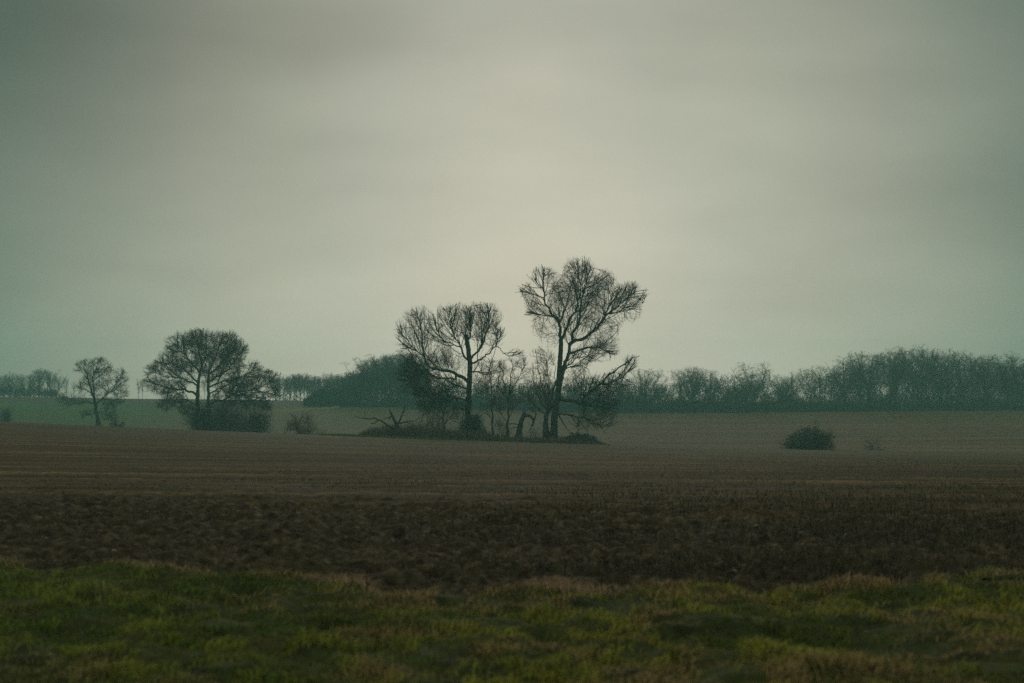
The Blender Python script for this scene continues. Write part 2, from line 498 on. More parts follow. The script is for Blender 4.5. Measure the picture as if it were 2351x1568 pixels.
# ------------------------------------------------------------------ bare trees: space colonisation on a hand-laid skeleton
class Tree:
    def __init__(self, Y, cmap, step=.34, seed=1):
        self.Y, self.cmap, self.step = Y, cmap, step
        self.r = np.random.default_rng(seed)
        self.pos, self.par, self.rad, self.sk = [], [], [], []   # nodes
        self.lines = []                                            # (first-class limbs) polylines of node ids
        self.mpp = Y / F; self.keep = .7; self.tolr = (.85, 1.3)

    def w(self, c, d=0.):
        u, v = self.cmap(*c)
        p = P(u, v, self.Y)
        return np.array([p[0], self.Y + d, p[2]])

    def limb(self, pts, r0, r1, depth=None, blunt=False, root=False, wob=.07):
        """pts in the tree's own drawing coordinates; grows from the nearest node unless it is a root"""
        W = np.array([self.w(p) for p in pts])
        L = np.concatenate([[0], np.cumsum(np.linalg.norm(np.diff(W, axis=0), axis=1))])
        d0 = 0.; start = -1
        if not root:
            A = np.array(self.pos)
            dd = (A[:, 0] - W[0, 0]) ** 2 + (A[:, 2] - W[0, 2]) ** 2
            start = int(np.argmin(dd)); d0 = A[start, 1] - self.Y
            W[0] = A[start]
        k = self.r.uniform(-.55, .55) if depth is None else depth
        m = max(2, int(round(L[-1] / self.step)))
        t = np.linspace(0, L[-1], m + 1)
        Q = np.stack([np.interp(t, L, W[:, i]) for i in range(3)], 1)
        ker = np.array([.25, .5, .25])
        for _ in range(2):
            Q[1:-1] = Q[:-2] * .25 + Q[1:-1] * .5 + Q[2:] * .25
        Q[:, 1] = self.Y + d0 + k * t
        jit = self.r.normal(0, wob, (m + 1, 3)); jit[0] = 0
        jit[1:-1] = (jit[:-2] + jit[1:-1] + jit[2:]) / 2
        Q += jit * min(1, L[-1] / 4)
        R = r0 + (r1 - r0) * (t / L[-1]) ** .8
        if root:
            R = R * (1 + .55 * np.exp(-t / .55))
        ids = [start] if start >= 0 else []
        prev = start
        for i in range(0 if root else 1, m + 1):
            self.pos.append(Q[i]); self.par.append(prev); self.rad.append(R[i]); self.sk.append(len(self.lines))
            prev = len(self.pos) - 1; ids.append(prev)
        rr = [R[0]] + [self.rad[j] for j in ids[1:]]
        self.lines.append((ids, rr, blunt, root))

    def grow(self, lobes, density, di=4.5, dk=.62, tip=.011, up=.10, sky=.0, maxn=26000):
        """lobes: (x, y, rx, ry) in drawing coordinates; density = attractors per cubic metre"""
        S = np.array(self.pos)
        k = abs(self.cmap(1, 0)[0] - self.cmap(0, 0)[0]) * self.mpp
        A = []; self.env = []
        for (x, y, rx, ry) in lobes:
            c = self.w((x, y)); rx *= k * 1.13; ry *= k * 1.13; rd = .95 * max(rx, ry) + .3
            j = np.argsort((S[:, 0] - c[0]) ** 2 + (S[:, 2] - c[2]) ** 2)[:14]
            c[1] = S[self.r.choice(j), 1]
            self.env.append((*c, rx, rd, ry))
            n = int(density * 4.19 * rx * ry * rd) + 6
            q = self.r.normal(0, 1, (n, 3)); q /= np.linalg.norm(q, axis=1, keepdims=True)
            q *= (self.r.random(n) ** (1 / 2.6))[:, None]
            A.append(c + q * np.array([rx, rd, ry]))
        A = np.concatenate(A)
        A = A[A[:, 2] > H(A[:, 0], A[:, 1]) + .5]
        n0 = len(S)
        pos = np.zeros((maxn + 3000, 3)); pos[:n0] = S
        par = np.full(maxn + 3000, -1); par[:n0] = self.par
        ch = np.zeros(maxn + 3000, int)
        nn = n0
        elig = np.array(self.rad) < .24          # nothing sprouts straight from the thick bole
        nd = np.full(len(A), 1e9); ni = np.zeros(len(A), int)
        idx = np.nonzero(elig)[0]

        def upd(ids):
            for a in range(0, len(ids), 400):
                b = ids[a:a + 400]
                D = ((A[:, None] - pos[b][None]) ** 2).sum(-1)
                j = D.argmin(1); m = D[np.arange(len(A)), j]
                bt = m < nd
                nd[bt] = m[bt]; ni[bt] = b[j[bt]]
        upd(idx)
        st = self.step
        for it in range(160):
            al = nd < dk * dk
            if al.any():
                A, nd, ni = A[~al], nd[~al], ni[~al]
            act = nd < di * di
            if not act.any() or nn > maxn: break
            v = A[act] - pos[ni[act]]; v /= np.linalg.norm(v, axis=1, keepdims=True)
            uq, inv_ = np.unique(ni[act], return_inverse=True)
            D = np.zeros((len(uq), 3)); np.add.at(D, inv_, v)
            D /= np.maximum(np.linalg.norm(D, axis=1, keepdims=True), 1e-6)
            pp = par[uq]
            old = np.where((pp >= 0)[:, None], pos[uq] - pos[np.maximum(pp, 0)], 0)
            old /= np.maximum(np.linalg.norm(old, axis=1, keepdims=True), 1e-6)
            D = D + self.keep * old + self.r.normal(0, .25, D.shape); D[:, 2] += up
            D /= np.linalg.norm(D, axis=1, keepdims=True)
            good = ch[uq] < 3
            bad = ~good
            if bad.any():
                kill = act.copy(); kill[act] = bad[inv_]
                A, nd, ni = A[~kill], nd[~kill], ni[~kill]
            uq, D = uq[good], D[good]
            if len(uq) == 0: continue
            ids = np.arange(nn, nn + len(uq))
            pos[ids] = pos[uq] + D * st; par[ids] = uq; ch[uq] += 1
            nn += len(uq)
            if len(A) == 0: break
            upd(ids)
        pos, par, ch = pos[:nn], par[:nn], ch[:nn]
        # pipe model radii
        ex = 2.35
        nc = np.bincount(par[par >= 0], minlength=nn)
        acc = np.where(nc == 0, tip ** ex, 0.)
        for i in range(nn - 1, -1, -1):
            if par[i] >= 0: acc[par[i]] += acc[i]
        rad = acc ** (1 / ex)
        rad[:n0] = np.maximum(rad[:n0] * .0, self.rad)
        rad[n0:] = np.minimum(rad[n0:], .5 * 1.0)
        p = par[n0:]
        r1 = rad[n0:]; r0 = np.minimum(rad[p], r1 * 1.5)
        self.cs = [(pos[p], pos[n0:], r0, r1)]
        self.gpos, self.gpar, self.gn0 = pos, par, n0
        self.tips = np.nonzero((nc == 0) | ((rad < tip * 1.9) & (self.r.random(nn) < .55)))[0]
        self.tips = self.tips[self.tips >= n0]
        self.tipdir = pos[self.tips] - pos[par[self.tips]]
        self.tippos = pos[self.tips]
        self.tip = tip
        return self

    def twigs(self, per=3, length=(.5, 1.1), up=.25, spread=.75, segs=3, droop=0., r=.6):
        n = len(self.tippos) * per
        p = np.repeat(self.tippos, per, 0); d = np.repeat(self.tipdir, per, 0)
        d = d / np.linalg.norm(d, axis=1, keepdims=True) + self.r.normal(0, spread, (n, 3)) * .75
        d[:, 2] += -droop
        d /= np.linalg.norm(d, axis=1, keepdims=True)
        L = self.r.uniform(*length, n)[:, None] / segs
        p = p - d * 0
        rr = np.full(n, self.tip * r)
        for k in range(segs):
            q = p + d * L
            r1 = rr * .78
            self.cs.append((p, q, rr, r1))
            p, rr = q, r1
            d = d + self.r.normal(0, .20, (n, 3)); d[:, 2] += up
            d /= np.linalg.norm(d, axis=1, keepdims=True)
        return self

    def inside(self, p, tol):
        ok = np.zeros(len(p), bool)
        for (x, y, z, rx, ry, rz) in self.env:
            q = ((p[:, 0] - x) / rx) ** 2 + ((p[:, 1] - y) / (ry * 1.15)) ** 2 + ((p[:, 2] - z) / rz) ** 2
            ok |= q < tol
        return ok & (p[:, 2] > H(p[:, 0], p[:, 1]) + .25)

    def sprout(self, p, d, per, ang, length, m, r0, r1, up, wander=.16, prune=True):
        """per side shoots from every point p of a branch running along d; returns the points and directions they pass through"""
        r = self.r
        k = r.random(len(p)) < per if per <= 1 else np.ones(len(p), bool)
        p, d = p[k], d[k]
        if per > 1: p, d = np.repeat(p, int(per), 0), np.repeat(d, int(per), 0)
        n = len(p)
        d = d / np.maximum(np.linalg.norm(d, axis=1, keepdims=True), 1e-9)
        s = np.cross(d, r.normal(0, 1, (n, 3))); s /= np.maximum(np.linalg.norm(s, axis=1, keepdims=True), 1e-9)
        a = r.normal(math.radians(ang), .25, n)[:, None]
        d = d * np.cos(a) + s * np.sin(a)
        L = (r.uniform(*length, n) / m)[:, None]
        tol = r.uniform(*self.tolr, n) ** 2
        alive = np.ones(n, bool); PP, DD = [], []
        f = r.uniform(.75, 1.2, n)
        for j in range(m):
            d = d + r.normal(0, wander, (n, 3)); d[:, 2] += up
            d /= np.linalg.norm(d, axis=1, keepdims=True)
            q = p + d * L
            if prune: alive = alive & self.inside(q, tol)
            ra, rb = r0 + (r1 - r0) * j / m, r0 + (r1 - r0) * (j + 1) / m
            self.cs.append((p[alive], q[alive], (ra * f)[alive], (rb * f)[alive]))
            PP.append(q[alive]); DD.append(d[alive])
            p = q
        return np.concatenate(PP), np.concatenate(DD)

    def flesh(self, up=.08, cang=32, aang=42, bang=34,  a=(1.0, 2.4), b=(.5, 1.2), c=(.3, .75), ra=.030, rb=.015, rc=.009, da=.5, db=.6, dc=.9, wander=.16, m=5):
        """three orders of side shoots over limbs and grown branches, kept inside the crown outline"""
        LP, LD = [], []
        for ids, rr, blunt, isroot in self.lines:
            q = np.array([self.pos[i] for i in ids]); t = np.gradient(q, axis=0)
            k = np.array(rr) < .21
            k[: max(1, len(ids) // 6)] = False
            LP.append(q[k]); LD.append(t[k])
        LP, LD = np.concatenate(LP), np.concatenate(LD)
        A, AD = self.sprout(LP, LD, da, aang, a, m + 1, ra, rb, up, wander)
        g = np.arange(self.gn0, len(self.gpos))
        G, GD = self.gpos[g], self.gpos[g] - self.gpos[self.gpar[g]]
        B, BD = self.sprout(np.concatenate([A, G]), np.concatenate([AD, GD]), db, bang, b, 4, rb, rc, up, wander)
        B2, BD2 = np.concatenate([A, G, B, B]), np.concatenate([AD, GD, BD, BD])
        self.sprout(B2, BD2, dc, cang, c, 3, rc, rc * .6, up * 1.2, wander)
        return self

    def segments(self):
        return [np.concatenate(z) for z in zip(*self.cs)]

    def build(self, name, label, cat='tree', group=None, mt=None, mb=None, limb_min=.07):
        mt = mt or M_TWIG; mb = mb or M_BARK
        o0 = np.array(self.lines[0][0:1][0]); base = np.array(self.pos[self.lines[0][0][0]])
        root = thing(name, tuple(base), label, cat, group)
        tv, tf, tt, nb = [], [], [], 0
        thin = []
        for ids, rr, blunt, isroot in self.lines:
            pts = np.array([self.pos[i] for i in ids])
            if isroot: pts = np.concatenate([[pts[0] - [0, 0, .6]], pts]); rr = [rr[0] * 1.15] + list(rr)
            V, f, t = tube(pts, rr, 9, .09, blunt)
            if isroot:
                tv.append(V); tf.append(f + nb); tt.append(t + nb); nb += len(V)
            elif max(rr) >= limb_min:
                mesh_obj('limb', V, [f, t], mb, root, base, smooth=True)
            else:
                thin.append((V, f, t))
        mesh_obj('trunk', np.concatenate(tv), [np.concatenate(tf), np.concatenate(tt)], mb, root, base, smooth=True)
        p0, p1, r0, r1 = self.segments()
        V, f = prisms(p0, p1, r0, r1)
        Vs, fs, ts, b = [V], [f], [], len(V)
        for V, f, t in thin:
            Vs.append(V); fs.append(f + b); ts.append(t + b); b += len(V)
        mesh_obj('crown', np.concatenate(Vs), [np.concatenate(fs), np.concatenate(ts) if ts else []], mt, root, base)
        return root


# ---- tall twin-stemmed ash on the right of the clump
t = Tree(156, C1, step=.22, seed=3)
t.limb([(1265, 1470), (1275, 1350), (1290, 1200), (1308, 1080), (1312, 960), (1318, 860), (1325, 760), (1330, 680)], .43, .24, 0, root=True, wob=.03)
t.limb([(1203, 1468), (1205, 1400), (1210, 1300), (1222, 1235), (1262, 1190), (1292, 1150)], .26, .24, .12, root=True, wob=.03)
t.limb([(1222, 1240), (1245, 1150), (1270, 1060), (1290, 1000)], .16, .10, .1)
t.limb([(1330, 680), (1318, 600), (1308, 530), (1265, 500), (1235, 470), (1210, 420), (1195, 360), (1185, 300), (1190, 230), (1200, 165)], .19, .03, -.2)
t.limb([(1316, 570), (1335, 510), (1348, 462)], .13, .09, .1, blunt=True)
t.limb([(1328, 690), (1360, 620), (1385, 560), (1400, 505), (1440, 470), (1460, 400), (1480, 330), (1475, 250), (1468, 160), (1455, 90)], .17, .03, .25)
t.limb([(1308, 1060), (1345, 920), (1370, 840), (1400, 740), (1410, 690), (1415, 630), (1450, 590), (1475, 500), (1470, 430), (1490, 350), (1520, 270), (1540, 190), (1555, 120)], .27, .03, .05)
t.limb([(1400, 730), (1440, 690), (1500, 680), (1560, 640), (1610, 590), (1640, 550), (1680, 490), (1740, 445), (1800, 390), (1870, 335), (1930, 315)], .21, .03, -.1)
t.limb([(1640, 550), (1690, 440), (1720, 370), (1760, 300), (1790, 265)], .09, .03)
t.limb([(1690, 500), (1760, 480), (1830, 440), (1900, 420), (1960, 410)], .07, .025)
t.limb([(1388, 800), (1440, 770), (1490, 765), (1530, 745), (1590, 740), (1650, 760), (1710, 790)], .15, .03)
t.limb([(1340, 940), (1400, 860), (1450, 830), (1520, 810), (1580, 830)], .10, .03)
t.limb([(1365, 910), (1420, 880), (1490, 885), (1540, 915)], .07, .025)
t.limb([(1310, 1130), (1350, 1145), (1420, 1155), (1478, 1182), (1500, 1130), (1560, 1070), (1620, 1035), (1670, 980), (1720, 920), (1780, 890), (1850, 840), (1915, 815)], .23, .03, -.25)
t.limb([(1478, 1180), (1540, 1190), (1600, 1195), (1680, 1210), (1750, 1250)], .11, .025)
t.limb([(1620, 1035), (1700, 1025), (1780, 980), (1850, 920)], .07, .025)
t.limb([(1310, 1262), (1380, 1255), (1440, 1270), (1470, 1330), (1445, 1390)], .11, .03)
t.limb([(1440, 1270), (1520, 1290), (1600, 1330), (1650, 1400)], .07, .025)
t.limb([(1310, 1285), (1350, 1340), (1380, 1365), (1400, 1400)], .08, .03)
t.limb([(1270, 505), (1200, 500), (1130, 490), (1060, 480)], .06, .02)
t.limb([(1195, 370), (1140, 350), (1090, 335), (1010, 325)], .06, .02)
t.limb([(1185, 300), (1130, 260), (1110, 190)], .05, .02)
t.grow([(1470, 150, 110, 95), (1190, 215, 95, 75), (1370, 290, 130, 110), (1520, 270, 150, 130), (1650, 240, 85, 95), (1840, 340, 120, 80),
        (1720, 390, 100, 110), (1060, 330, 65, 60), (1120, 400, 60, 60), (1180, 500, 115, 65), (1190, 590, 85, 70), (1330, 400, 110, 100),
        (1560, 440, 110, 110), (1450, 560, 110, 90), (1840, 480, 100, 70), (1720, 580, 60, 70), (1620, 730, 130, 100), (1690, 760, 70, 70), (1500, 820, 110, 70),
        (1270, 690, 85, 70), (1640, 1040, 120, 80), (1760, 1000, 100, 80), (1850, 890, 70, 85), (1600, 1150, 160, 80), (1530, 1290, 140, 80),
        (1690, 1270, 60, 70), (1440, 1010, 110, 90), (1560, 560, 90, 70), (1390, 610, 80, 100), (1250, 600, 80, 90), (1420, 880, 100, 60), (1320, 540, 80, 90), (1500, 640, 80, 60), (1500, 420, 90, 90), (1600, 400, 80, 80)], 2.2, dk=.7, up=.06, tip=.016)
t.flesh(up=.08, cang=27, aang=36, bang=30, a=(2.0, 4.8), b=(.9, 2.1), c=(.5, 1.3), ra=.048, rb=.019, rc=.0088, da=.85, db=.6, dc=.85, wander=.07)
t.build('bare_ash_tree', 'tallest bare tree of the central clump, twin-stemmed with a long low limb reaching right', group='trees of the central clump')

# ---- lower ash with a snapped-off top on the left of the clump
t = Tree(154, C1, step=.22, seed=8)
t.limb([(615, 1455), (615, 1300), (620, 1150), (627, 1000), (632, 880), (622, 780), (610, 715), (604, 655)], .35, .24, 0, root=True, blunt=True, wob=.03)
t.limb([(618, 1015), (560, 965), (500, 935), (430, 925), (370, 915), (330, 900), (300, 870), (285, 820), (275, 740), (270, 650), (255, 560), (240, 480)], .21, .025, -.15)
t.limb([(520, 940), (540, 990), (450, 985), (400, 990), (340, 960), (270, 900), (200, 850), (140, 720)], .10, .025, .2)
t.limb([(625, 850), (585, 830), (560, 740), (520, 680), (490, 610), (470, 520), (460, 430)], .13, .025, .2)
t.limb([(622, 800), (610, 700), (640, 620), (640, 520), (620, 440)], .10, .025, .3)
t.limb([(628, 840), (680, 790), (720, 730), (750, 660), (770, 580), (780, 500), (770, 420)], .14, .025, -.2)
t.limb([(632, 870), (690, 850), (730, 820), (780, 790), (820, 740), (860, 650), (885, 590)], .11, .025, .2)
t.limb([(820, 740), (865, 745), (890, 790), (930, 800), (990, 795), (1040, 765)], .05, .02, 0)
t.limb([(632, 935), (700, 935), (750, 950), (820, 920)], .10, .025)
t.limb([(618, 1150), (540, 1130), (470, 1120), (380, 1150)], .11, .025, .3)
t.limb([(620, 1060), (520, 1040), (430, 1080), (340, 1170)], .10, .025, -.3)
t.limb([(330, 900), (240, 950), (160, 1000), (110, 1010)], .07, .02)
t.limb([(285, 820), (200, 740), (130, 660)], .07, .02)
t.limb([(560, 740), (430, 700), (390, 640), (370, 560)], .07, .02)
t.grow([(240, 540, 105, 90), (170, 650, 90, 100), (300, 640, 85, 110), (460, 510, 85, 90), (560, 485, 90, 70), (430, 650, 85, 90), (690, 500, 95, 80),
        (790, 560, 80, 120), (580, 600, 100, 90), (740, 690, 110, 90), (850, 640, 50, 60), (190, 780, 100, 80), (420, 800, 120, 80), (730, 890, 120, 70),
        (180, 940, 120, 70), (330, 1010, 180, 90), (470, 1080, 160, 100), (330, 1170, 120, 90), (700, 1040, 100, 80), (530, 1220, 130, 90),
        (980, 800, 60, 45), (230, 1060, 110, 70), (440, 870, 140, 55), (560, 880, 70, 80), (240, 880, 120, 70), (560, 1120, 80, 90), (660, 980, 70, 60), (470, 730, 80, 60), (650, 620, 70, 90)], 2.2, dk=.7, up=.10, tip=.016)
t.flesh(up=.13, cang=26, aang=36, bang=30, a=(2.0, 4.6), b=(.9, 2.1), c=(.5, 1.35), ra=.046, rb=.019, rc=.0088, da=.9, db=.6, dc=.85, wander=.07)
t.build('bare_ash_tree', 'broad bare tree left in the central clump, its trunk snapped off at the top', group='trees of the central clump')

# ---- slender young trees between the two
t = Tree(159, C1, step=.22, seed=21)
t.limb([(805, 1420), (800, 1250), (795, 1100), (790, 980), (785, 900)], .11, .04, 0, root=True, wob=.06)
t.limb([(798, 1180), (840, 1080), (850, 990)], .05, .02); t.limb([(797, 1130), (750, 1050), (735, 960)], .05, .02)
t.grow([(790, 960, 85, 90), (850, 1020, 60, 80), (745, 1020, 70, 90), (800, 1150, 100, 80), (760, 1240, 70, 60)], 3, dk=.6, tip=.012, up=.12)
t.flesh(up=.10, a=(.7, 1.6), b=(.4, .9), c=(.25, .6), ra=.022, rb=.0125, rc=.0085, da=.55, db=.6, dc=.7)
t.build('young_tree', 'slender young bare tree just right of the snapped trunk', group='young trees in the central clump', mt=M_BROWNTWIG)

t = Tree(158, C1, step=.22, seed=22)
t.limb([(915, 1440), (920, 1300), (925, 1180), (932, 1080), (942, 980), (950, 900), (955, 840)], .15, .03, 0, root=True, wob=.05)
t.limb([(925, 1180), (890, 1060), (880, 940), (880, 860)], .08, .02); t.limb([(930, 1100), (1000, 980), (1050, 860)], .07, .02)
t.limb([(921, 1290), (980, 1200), (1040, 1130)], .05, .02); t.limb([(920, 1320), (860, 1230), (830, 1190)], .05, .02)
t.grow([(960, 890, 90, 70), (890, 920, 60, 80), (1030, 890, 60, 80), (900, 1020, 90, 90), (1000, 1020, 90, 80), (940, 1170, 120, 80), (1050, 1120, 70, 60), (850, 1200, 70, 60)], 3, dk=.6, tip=.012, up=.10)
t.flesh(up=.10, a=(.7, 1.6), b=(.4, .9), c=(.25, .6), ra=.022, rb=.0125, rc=.0085, da=.55, db=.6, dc=.7)
t.build('young_tree', 'taller slender bare tree left of the hooked dead stump', group='young trees in the central clump', mt=M_BROWNTWIG)

t = Tree(161, C1, step=.22, seed=23)
t.limb([(1235, 1450), (1225, 1300), (1200, 1120), (1165, 960), (1140, 840), (1130, 760)], .12, .03, .02, root=True, wob=.06)
for q in ([(1226, 1300), (1230, 1150), (1225, 1000), (1215, 850), (1210, 790)], [(1215, 1220), (1150, 1120), (1110, 1000), (1095, 900)],
          [(1222, 1260), (1120, 1180), (1060, 1110)], [(1215, 1210), (1270, 1050), (1280, 880)]):
    t.limb(q, .07, .02)
t.grow([(1150, 830, 55, 80), (1220, 860, 70, 80), (1130, 980, 80, 100), (1220, 1000, 90, 100), (1110, 1130, 90, 80), (1070, 1200, 70, 60), (1200, 1150, 90, 80)], 3, dk=.6, tip=.012, up=.16)
t.flesh(up=.18, a=(.8, 1.8), b=(.5, 1.1), c=(.3, .7), ra=.022, rb=.0125, rc=.0085, da=.55, db=.6, dc=.7)
t.build('young_tree', 'many-stemmed bare sapling fanning up behind the tallest tree', group='young trees in the central clump', mt=M_BROWNTWIG)

t = Tree(157, C1, step=.22, seed=24)
t.limb([(440, 1430), (435, 1340), (425, 1260), (400, 1180)], .09, .03, .02, root=True, wob=.06)
for q in ([(435, 1340), (490, 1260), (540, 1200)], [(430, 1300), (350, 1240), (300, 1200)], [(425, 1260), (450, 1180), (470, 1120)]):
    t.limb(q, .05, .02)
t.grow([(330, 1260, 90, 80), (430, 1220, 110, 90), (530, 1280, 90, 80), (400, 1340, 120, 50)], 3, dk=.6, tip=.012, up=.05)
t.flesh(up=.05, a=(.7, 1.6), b=(.4, .9), c=(.25, .6), ra=.022, rb=.0125, rc=.0085, da=.55, db=.6, dc=.7)
t.build('thorn_bush', 'tangled bare thorn bush beneath the left limbs of the snapped tree', 'bush', 'bushes of the central clump', mt=M_BROWNTWIG)

# ---- hooked dead stump
t = Tree(155, C1, step=.25, seed=31)
t.limb([(1003, 1460), (1010, 1370), (1023, 1310), (1045, 1252)], .36, .22, 0, root=True, blunt=True, wob=.02)
t.limb([(1040, 1262), (1080, 1258), (1105, 1275), (1120, 1308), (1119, 1332), (1098, 1348)], .20, .09, -.2, wob=.05)
t.limb([(1118, 1310), (1132, 1275), (1140, 1240), (1118, 1215), (1095, 1222)], .11, .04, 0, wob=.05)
t.limb([(1014, 1330), (960, 1322), (900, 1345), (845, 1350)], .07, .02, .2)
t.limb([(1112, 1345), (1085, 1370), (1092, 1400)], .05, .02, 0)
t.limb([(1010, 1360), (970, 1350), (930, 1370)], .05, .02, -.2)
t.grow([(880, 1330, 60, 40), (1110, 1220, 40, 30), (930, 1370, 50, 30)], 20., di=2.5, dk=.34, tip=.009)
t.twigs(2, (.3, .7), up=0)
t.build('dead_stump', 'dark leaning dead stump with a broken limb hooked over to the right', 'stump', mt=M_DEAD, mb=M_DEAD, limb_min=.06)

# ---- fallen dead tree
t = Tree(152.5, C6, step=.25, seed=33)
t.limb([(405, 385), (402, 330), (378, 275), (360, 238), (344, 208)], .26, .09, 0, root=True, blunt=True, wob=.03)
t.limb([(403, 325), (430, 275), (452, 230), (461, 183)], .13, .06, -.1, blunt=True)
t.limb([(400, 365), (340, 335), (290, 295), (250, 280), (215, 258)], .15, .07, -.25)
t.limb([(250, 280), (225, 305), (183, 308)], .07, .05, .1)
t.limb([(215, 258), (200, 268), (140, 262), (80, 260), (45, 252)], .075, .03, .1)
t.limb([(140, 262), (133, 240), (130, 205)], .04, .02, 0)
t.limb([(360, 240), (330, 260), (285, 268)], .08, .03, .2)
t.limb([(345, 255), (322, 280), (340, 270)], .08, .05, -.1)
t.limb([(408, 318), (470, 292), (520, 290), (560, 270), (605, 248)], .09, .03, .2)
t.limb([(470, 292), (540, 312), (565, 338), (620, 320)], .05, .02, -.2)
t.limb([(330, 335), (300, 330), (275, 338)], .07, .04, -.3)
t.grow([(590, 250, 40, 20), (470, 240, 30, 35), (580, 320, 50, 20), (430, 240, 25, 30)], 9, di=2.2, dk=.4)
t.twigs(1, (.3, .6), up=.1)
t.build('fallen_dead_tree', 'dead fallen tree spreading dark antler-like limbs above the brambles', 'dead tree', mt=M_DEAD, mb=M_DEAD, limb_min=.06)

# ---- big domed oak on the left
t = Tree(215, C2, step=.28, seed=5)
t.limb([(1565, 935), (1558, 780), (1548, 650), (1560, 540), (1575, 450), (1580, 380), (1560, 300), (1540, 230)], .50, .05, -.03, root=True, wob=.05)
t.limb([(1640, 935), (1632, 700), (1625, 560), (1632, 470), (1660, 400), (1690, 330), (1720, 250)], .40, .05, .04, root=True, wob=.05)
for q, r in (([(1548, 660), (1510, 620), (1450, 600), (1380, 600), (1320, 580), (1250, 560), (1180, 540)], .20),
             ([(1556, 560), (1480, 480), (1400, 420), (1320, 400), (1260, 390)], .17), ([(1573, 470), (1500, 380), (1450, 300), (1420, 220)], .15),
             ([(1552, 570), (1430, 510), (1300, 500), (1200, 470)], .14), ([(1625, 560), (1700, 500), (1780, 470), (1850, 400), (1920, 320)], .18),
             ([(1632, 480), (1720, 420), (1800, 330), (1850, 230)], .16), ([(1626, 580), (1740, 540), (1850, 520), (1950, 480), (2000, 420)], .16),
             ([(1632, 720), (1760, 680), (1860, 620), (1980, 600), (2080, 560), (2130, 490)], .19), ([(1628, 640), (1720, 590), (1800, 640), (1900, 700)], .12),
             ([(1552, 720), (1470, 690), (1400, 660)], .10), ([(1450, 600), (1430, 700), (1390, 780)], .08), ([(1350, 590), (1310, 690), (1270, 770)], .08),
             ([(1578, 420), (1640, 320), (1640, 220), (1620, 150)], .12), ([(1860, 620), (1960, 680), (2060, 700)], .10), ([(1980, 600), (2080, 640), (2140, 640)], .08)):
    t.limb(q, r, .03)
t.grow([(1610, 230, 130, 80), (1530, 250, 100, 100), (1720, 240, 100, 90), (1820, 260, 90, 95), (1910, 300, 60, 75), (1420, 280, 95, 100), (1330, 370, 80, 80),
        (1280, 420, 60, 60), (1210, 470, 65, 60), (1190, 560, 55, 50), (1700, 350, 130, 90), (1550, 400, 130, 90), (1420, 440, 130, 80), (1800, 430, 130, 80), (1980, 460, 70, 75),
        (2090, 510, 70, 65), (2110, 600, 60, 80), (1900, 560, 150, 70), (1310, 580, 110, 60), (1280, 700, 45, 60), (1780, 670, 160, 70),
        (1960, 680, 130, 80), (1410, 690, 80, 70), (1880, 360, 70, 70), (1480, 560, 90, 70), (1600, 500, 80, 80), (1700, 560, 110, 70), (1470, 740, 70, 70), (1330, 720, 60, 60), (2060, 720, 70, 60)], 1.9, di=5, dk=.8, tip=.020, up=.05)
t.flesh(up=.05, a=(2.0, 4.2), b=(.7, 1.7), c=(.35, .85), ra=.052, rb=.020, rc=.0098, da=1, db=.85, dc=2, wander=.14)
t.build('bare_oak_tree', 'large spreading bare oak with a rounded dome crown on the left', mt=M_OAKTWIG)

# ---- smaller oak at the far left
t = Tree(258, C2, step=.34, seed=6)
t.limb([(768, 895), (757, 780), (740, 690), (720, 630), (705, 570), (690, 520), (685, 480), (660, 440), (640, 395)], .42, .05, 0, root=True, wob=.08)
for q, r in (([(740, 690), (745, 600), (740, 540), (760, 480), (770, 420), (750, 370)], .20), ([(757, 490), (830, 450), (865, 410)], .11),
             ([(752, 730), (800, 680), (850, 640), (900, 600), (950, 540), (980, 490)], .19), ([(810, 675), (880, 690), (960, 700)], .10),
             ([(745, 715), (680, 695), (620, 710), (560, 725), (505, 700)], .15), ([(720, 635), (660, 600), (610, 580)], .10),
             ([(758, 790), (690, 800), (635, 800)], .09), ([(760, 770), (830, 800), (900, 835)], .09), ([(700, 540), (640, 470), (590, 450)], .09),
             ([(760, 470), (800, 400), (810, 365)], .08)):
    t.limb(q, r, .03)
t.grow([(690, 400, 60, 35), (790, 390, 60, 40), (630, 420, 45, 45), (850, 430, 60, 45), (960, 510, 60, 65), (930, 610, 75, 70), (800, 530, 70, 70),
        (640, 590, 45, 50), (545, 700, 60, 35), (650, 690, 60, 40), (890, 690, 80, 45), (680, 795, 65, 40), (850, 810, 65, 40), (730, 470, 60, 60), (600, 450, 35, 25), (880, 550, 70, 70), (780, 620, 80, 60), (700, 560, 60, 60), (830, 740, 80, 50), (980, 600, 50, 70), (560, 660, 70, 40), (860, 500, 60, 60)],
       1.8, di=5, dk=.9, tip=.022, up=.03)
t.flesh(up=.03, a=(1.6, 3.2), b=(.8, 1.7), c=(.4, 1.0), ra=.036, rb=.02, rc=.0125, da=1, db=.85, dc=1, wander=.18)
t.build('bare_oak_tree', 'smaller open-crowned bare oak standing apart at the far left', mt=M_OAKTWIG)


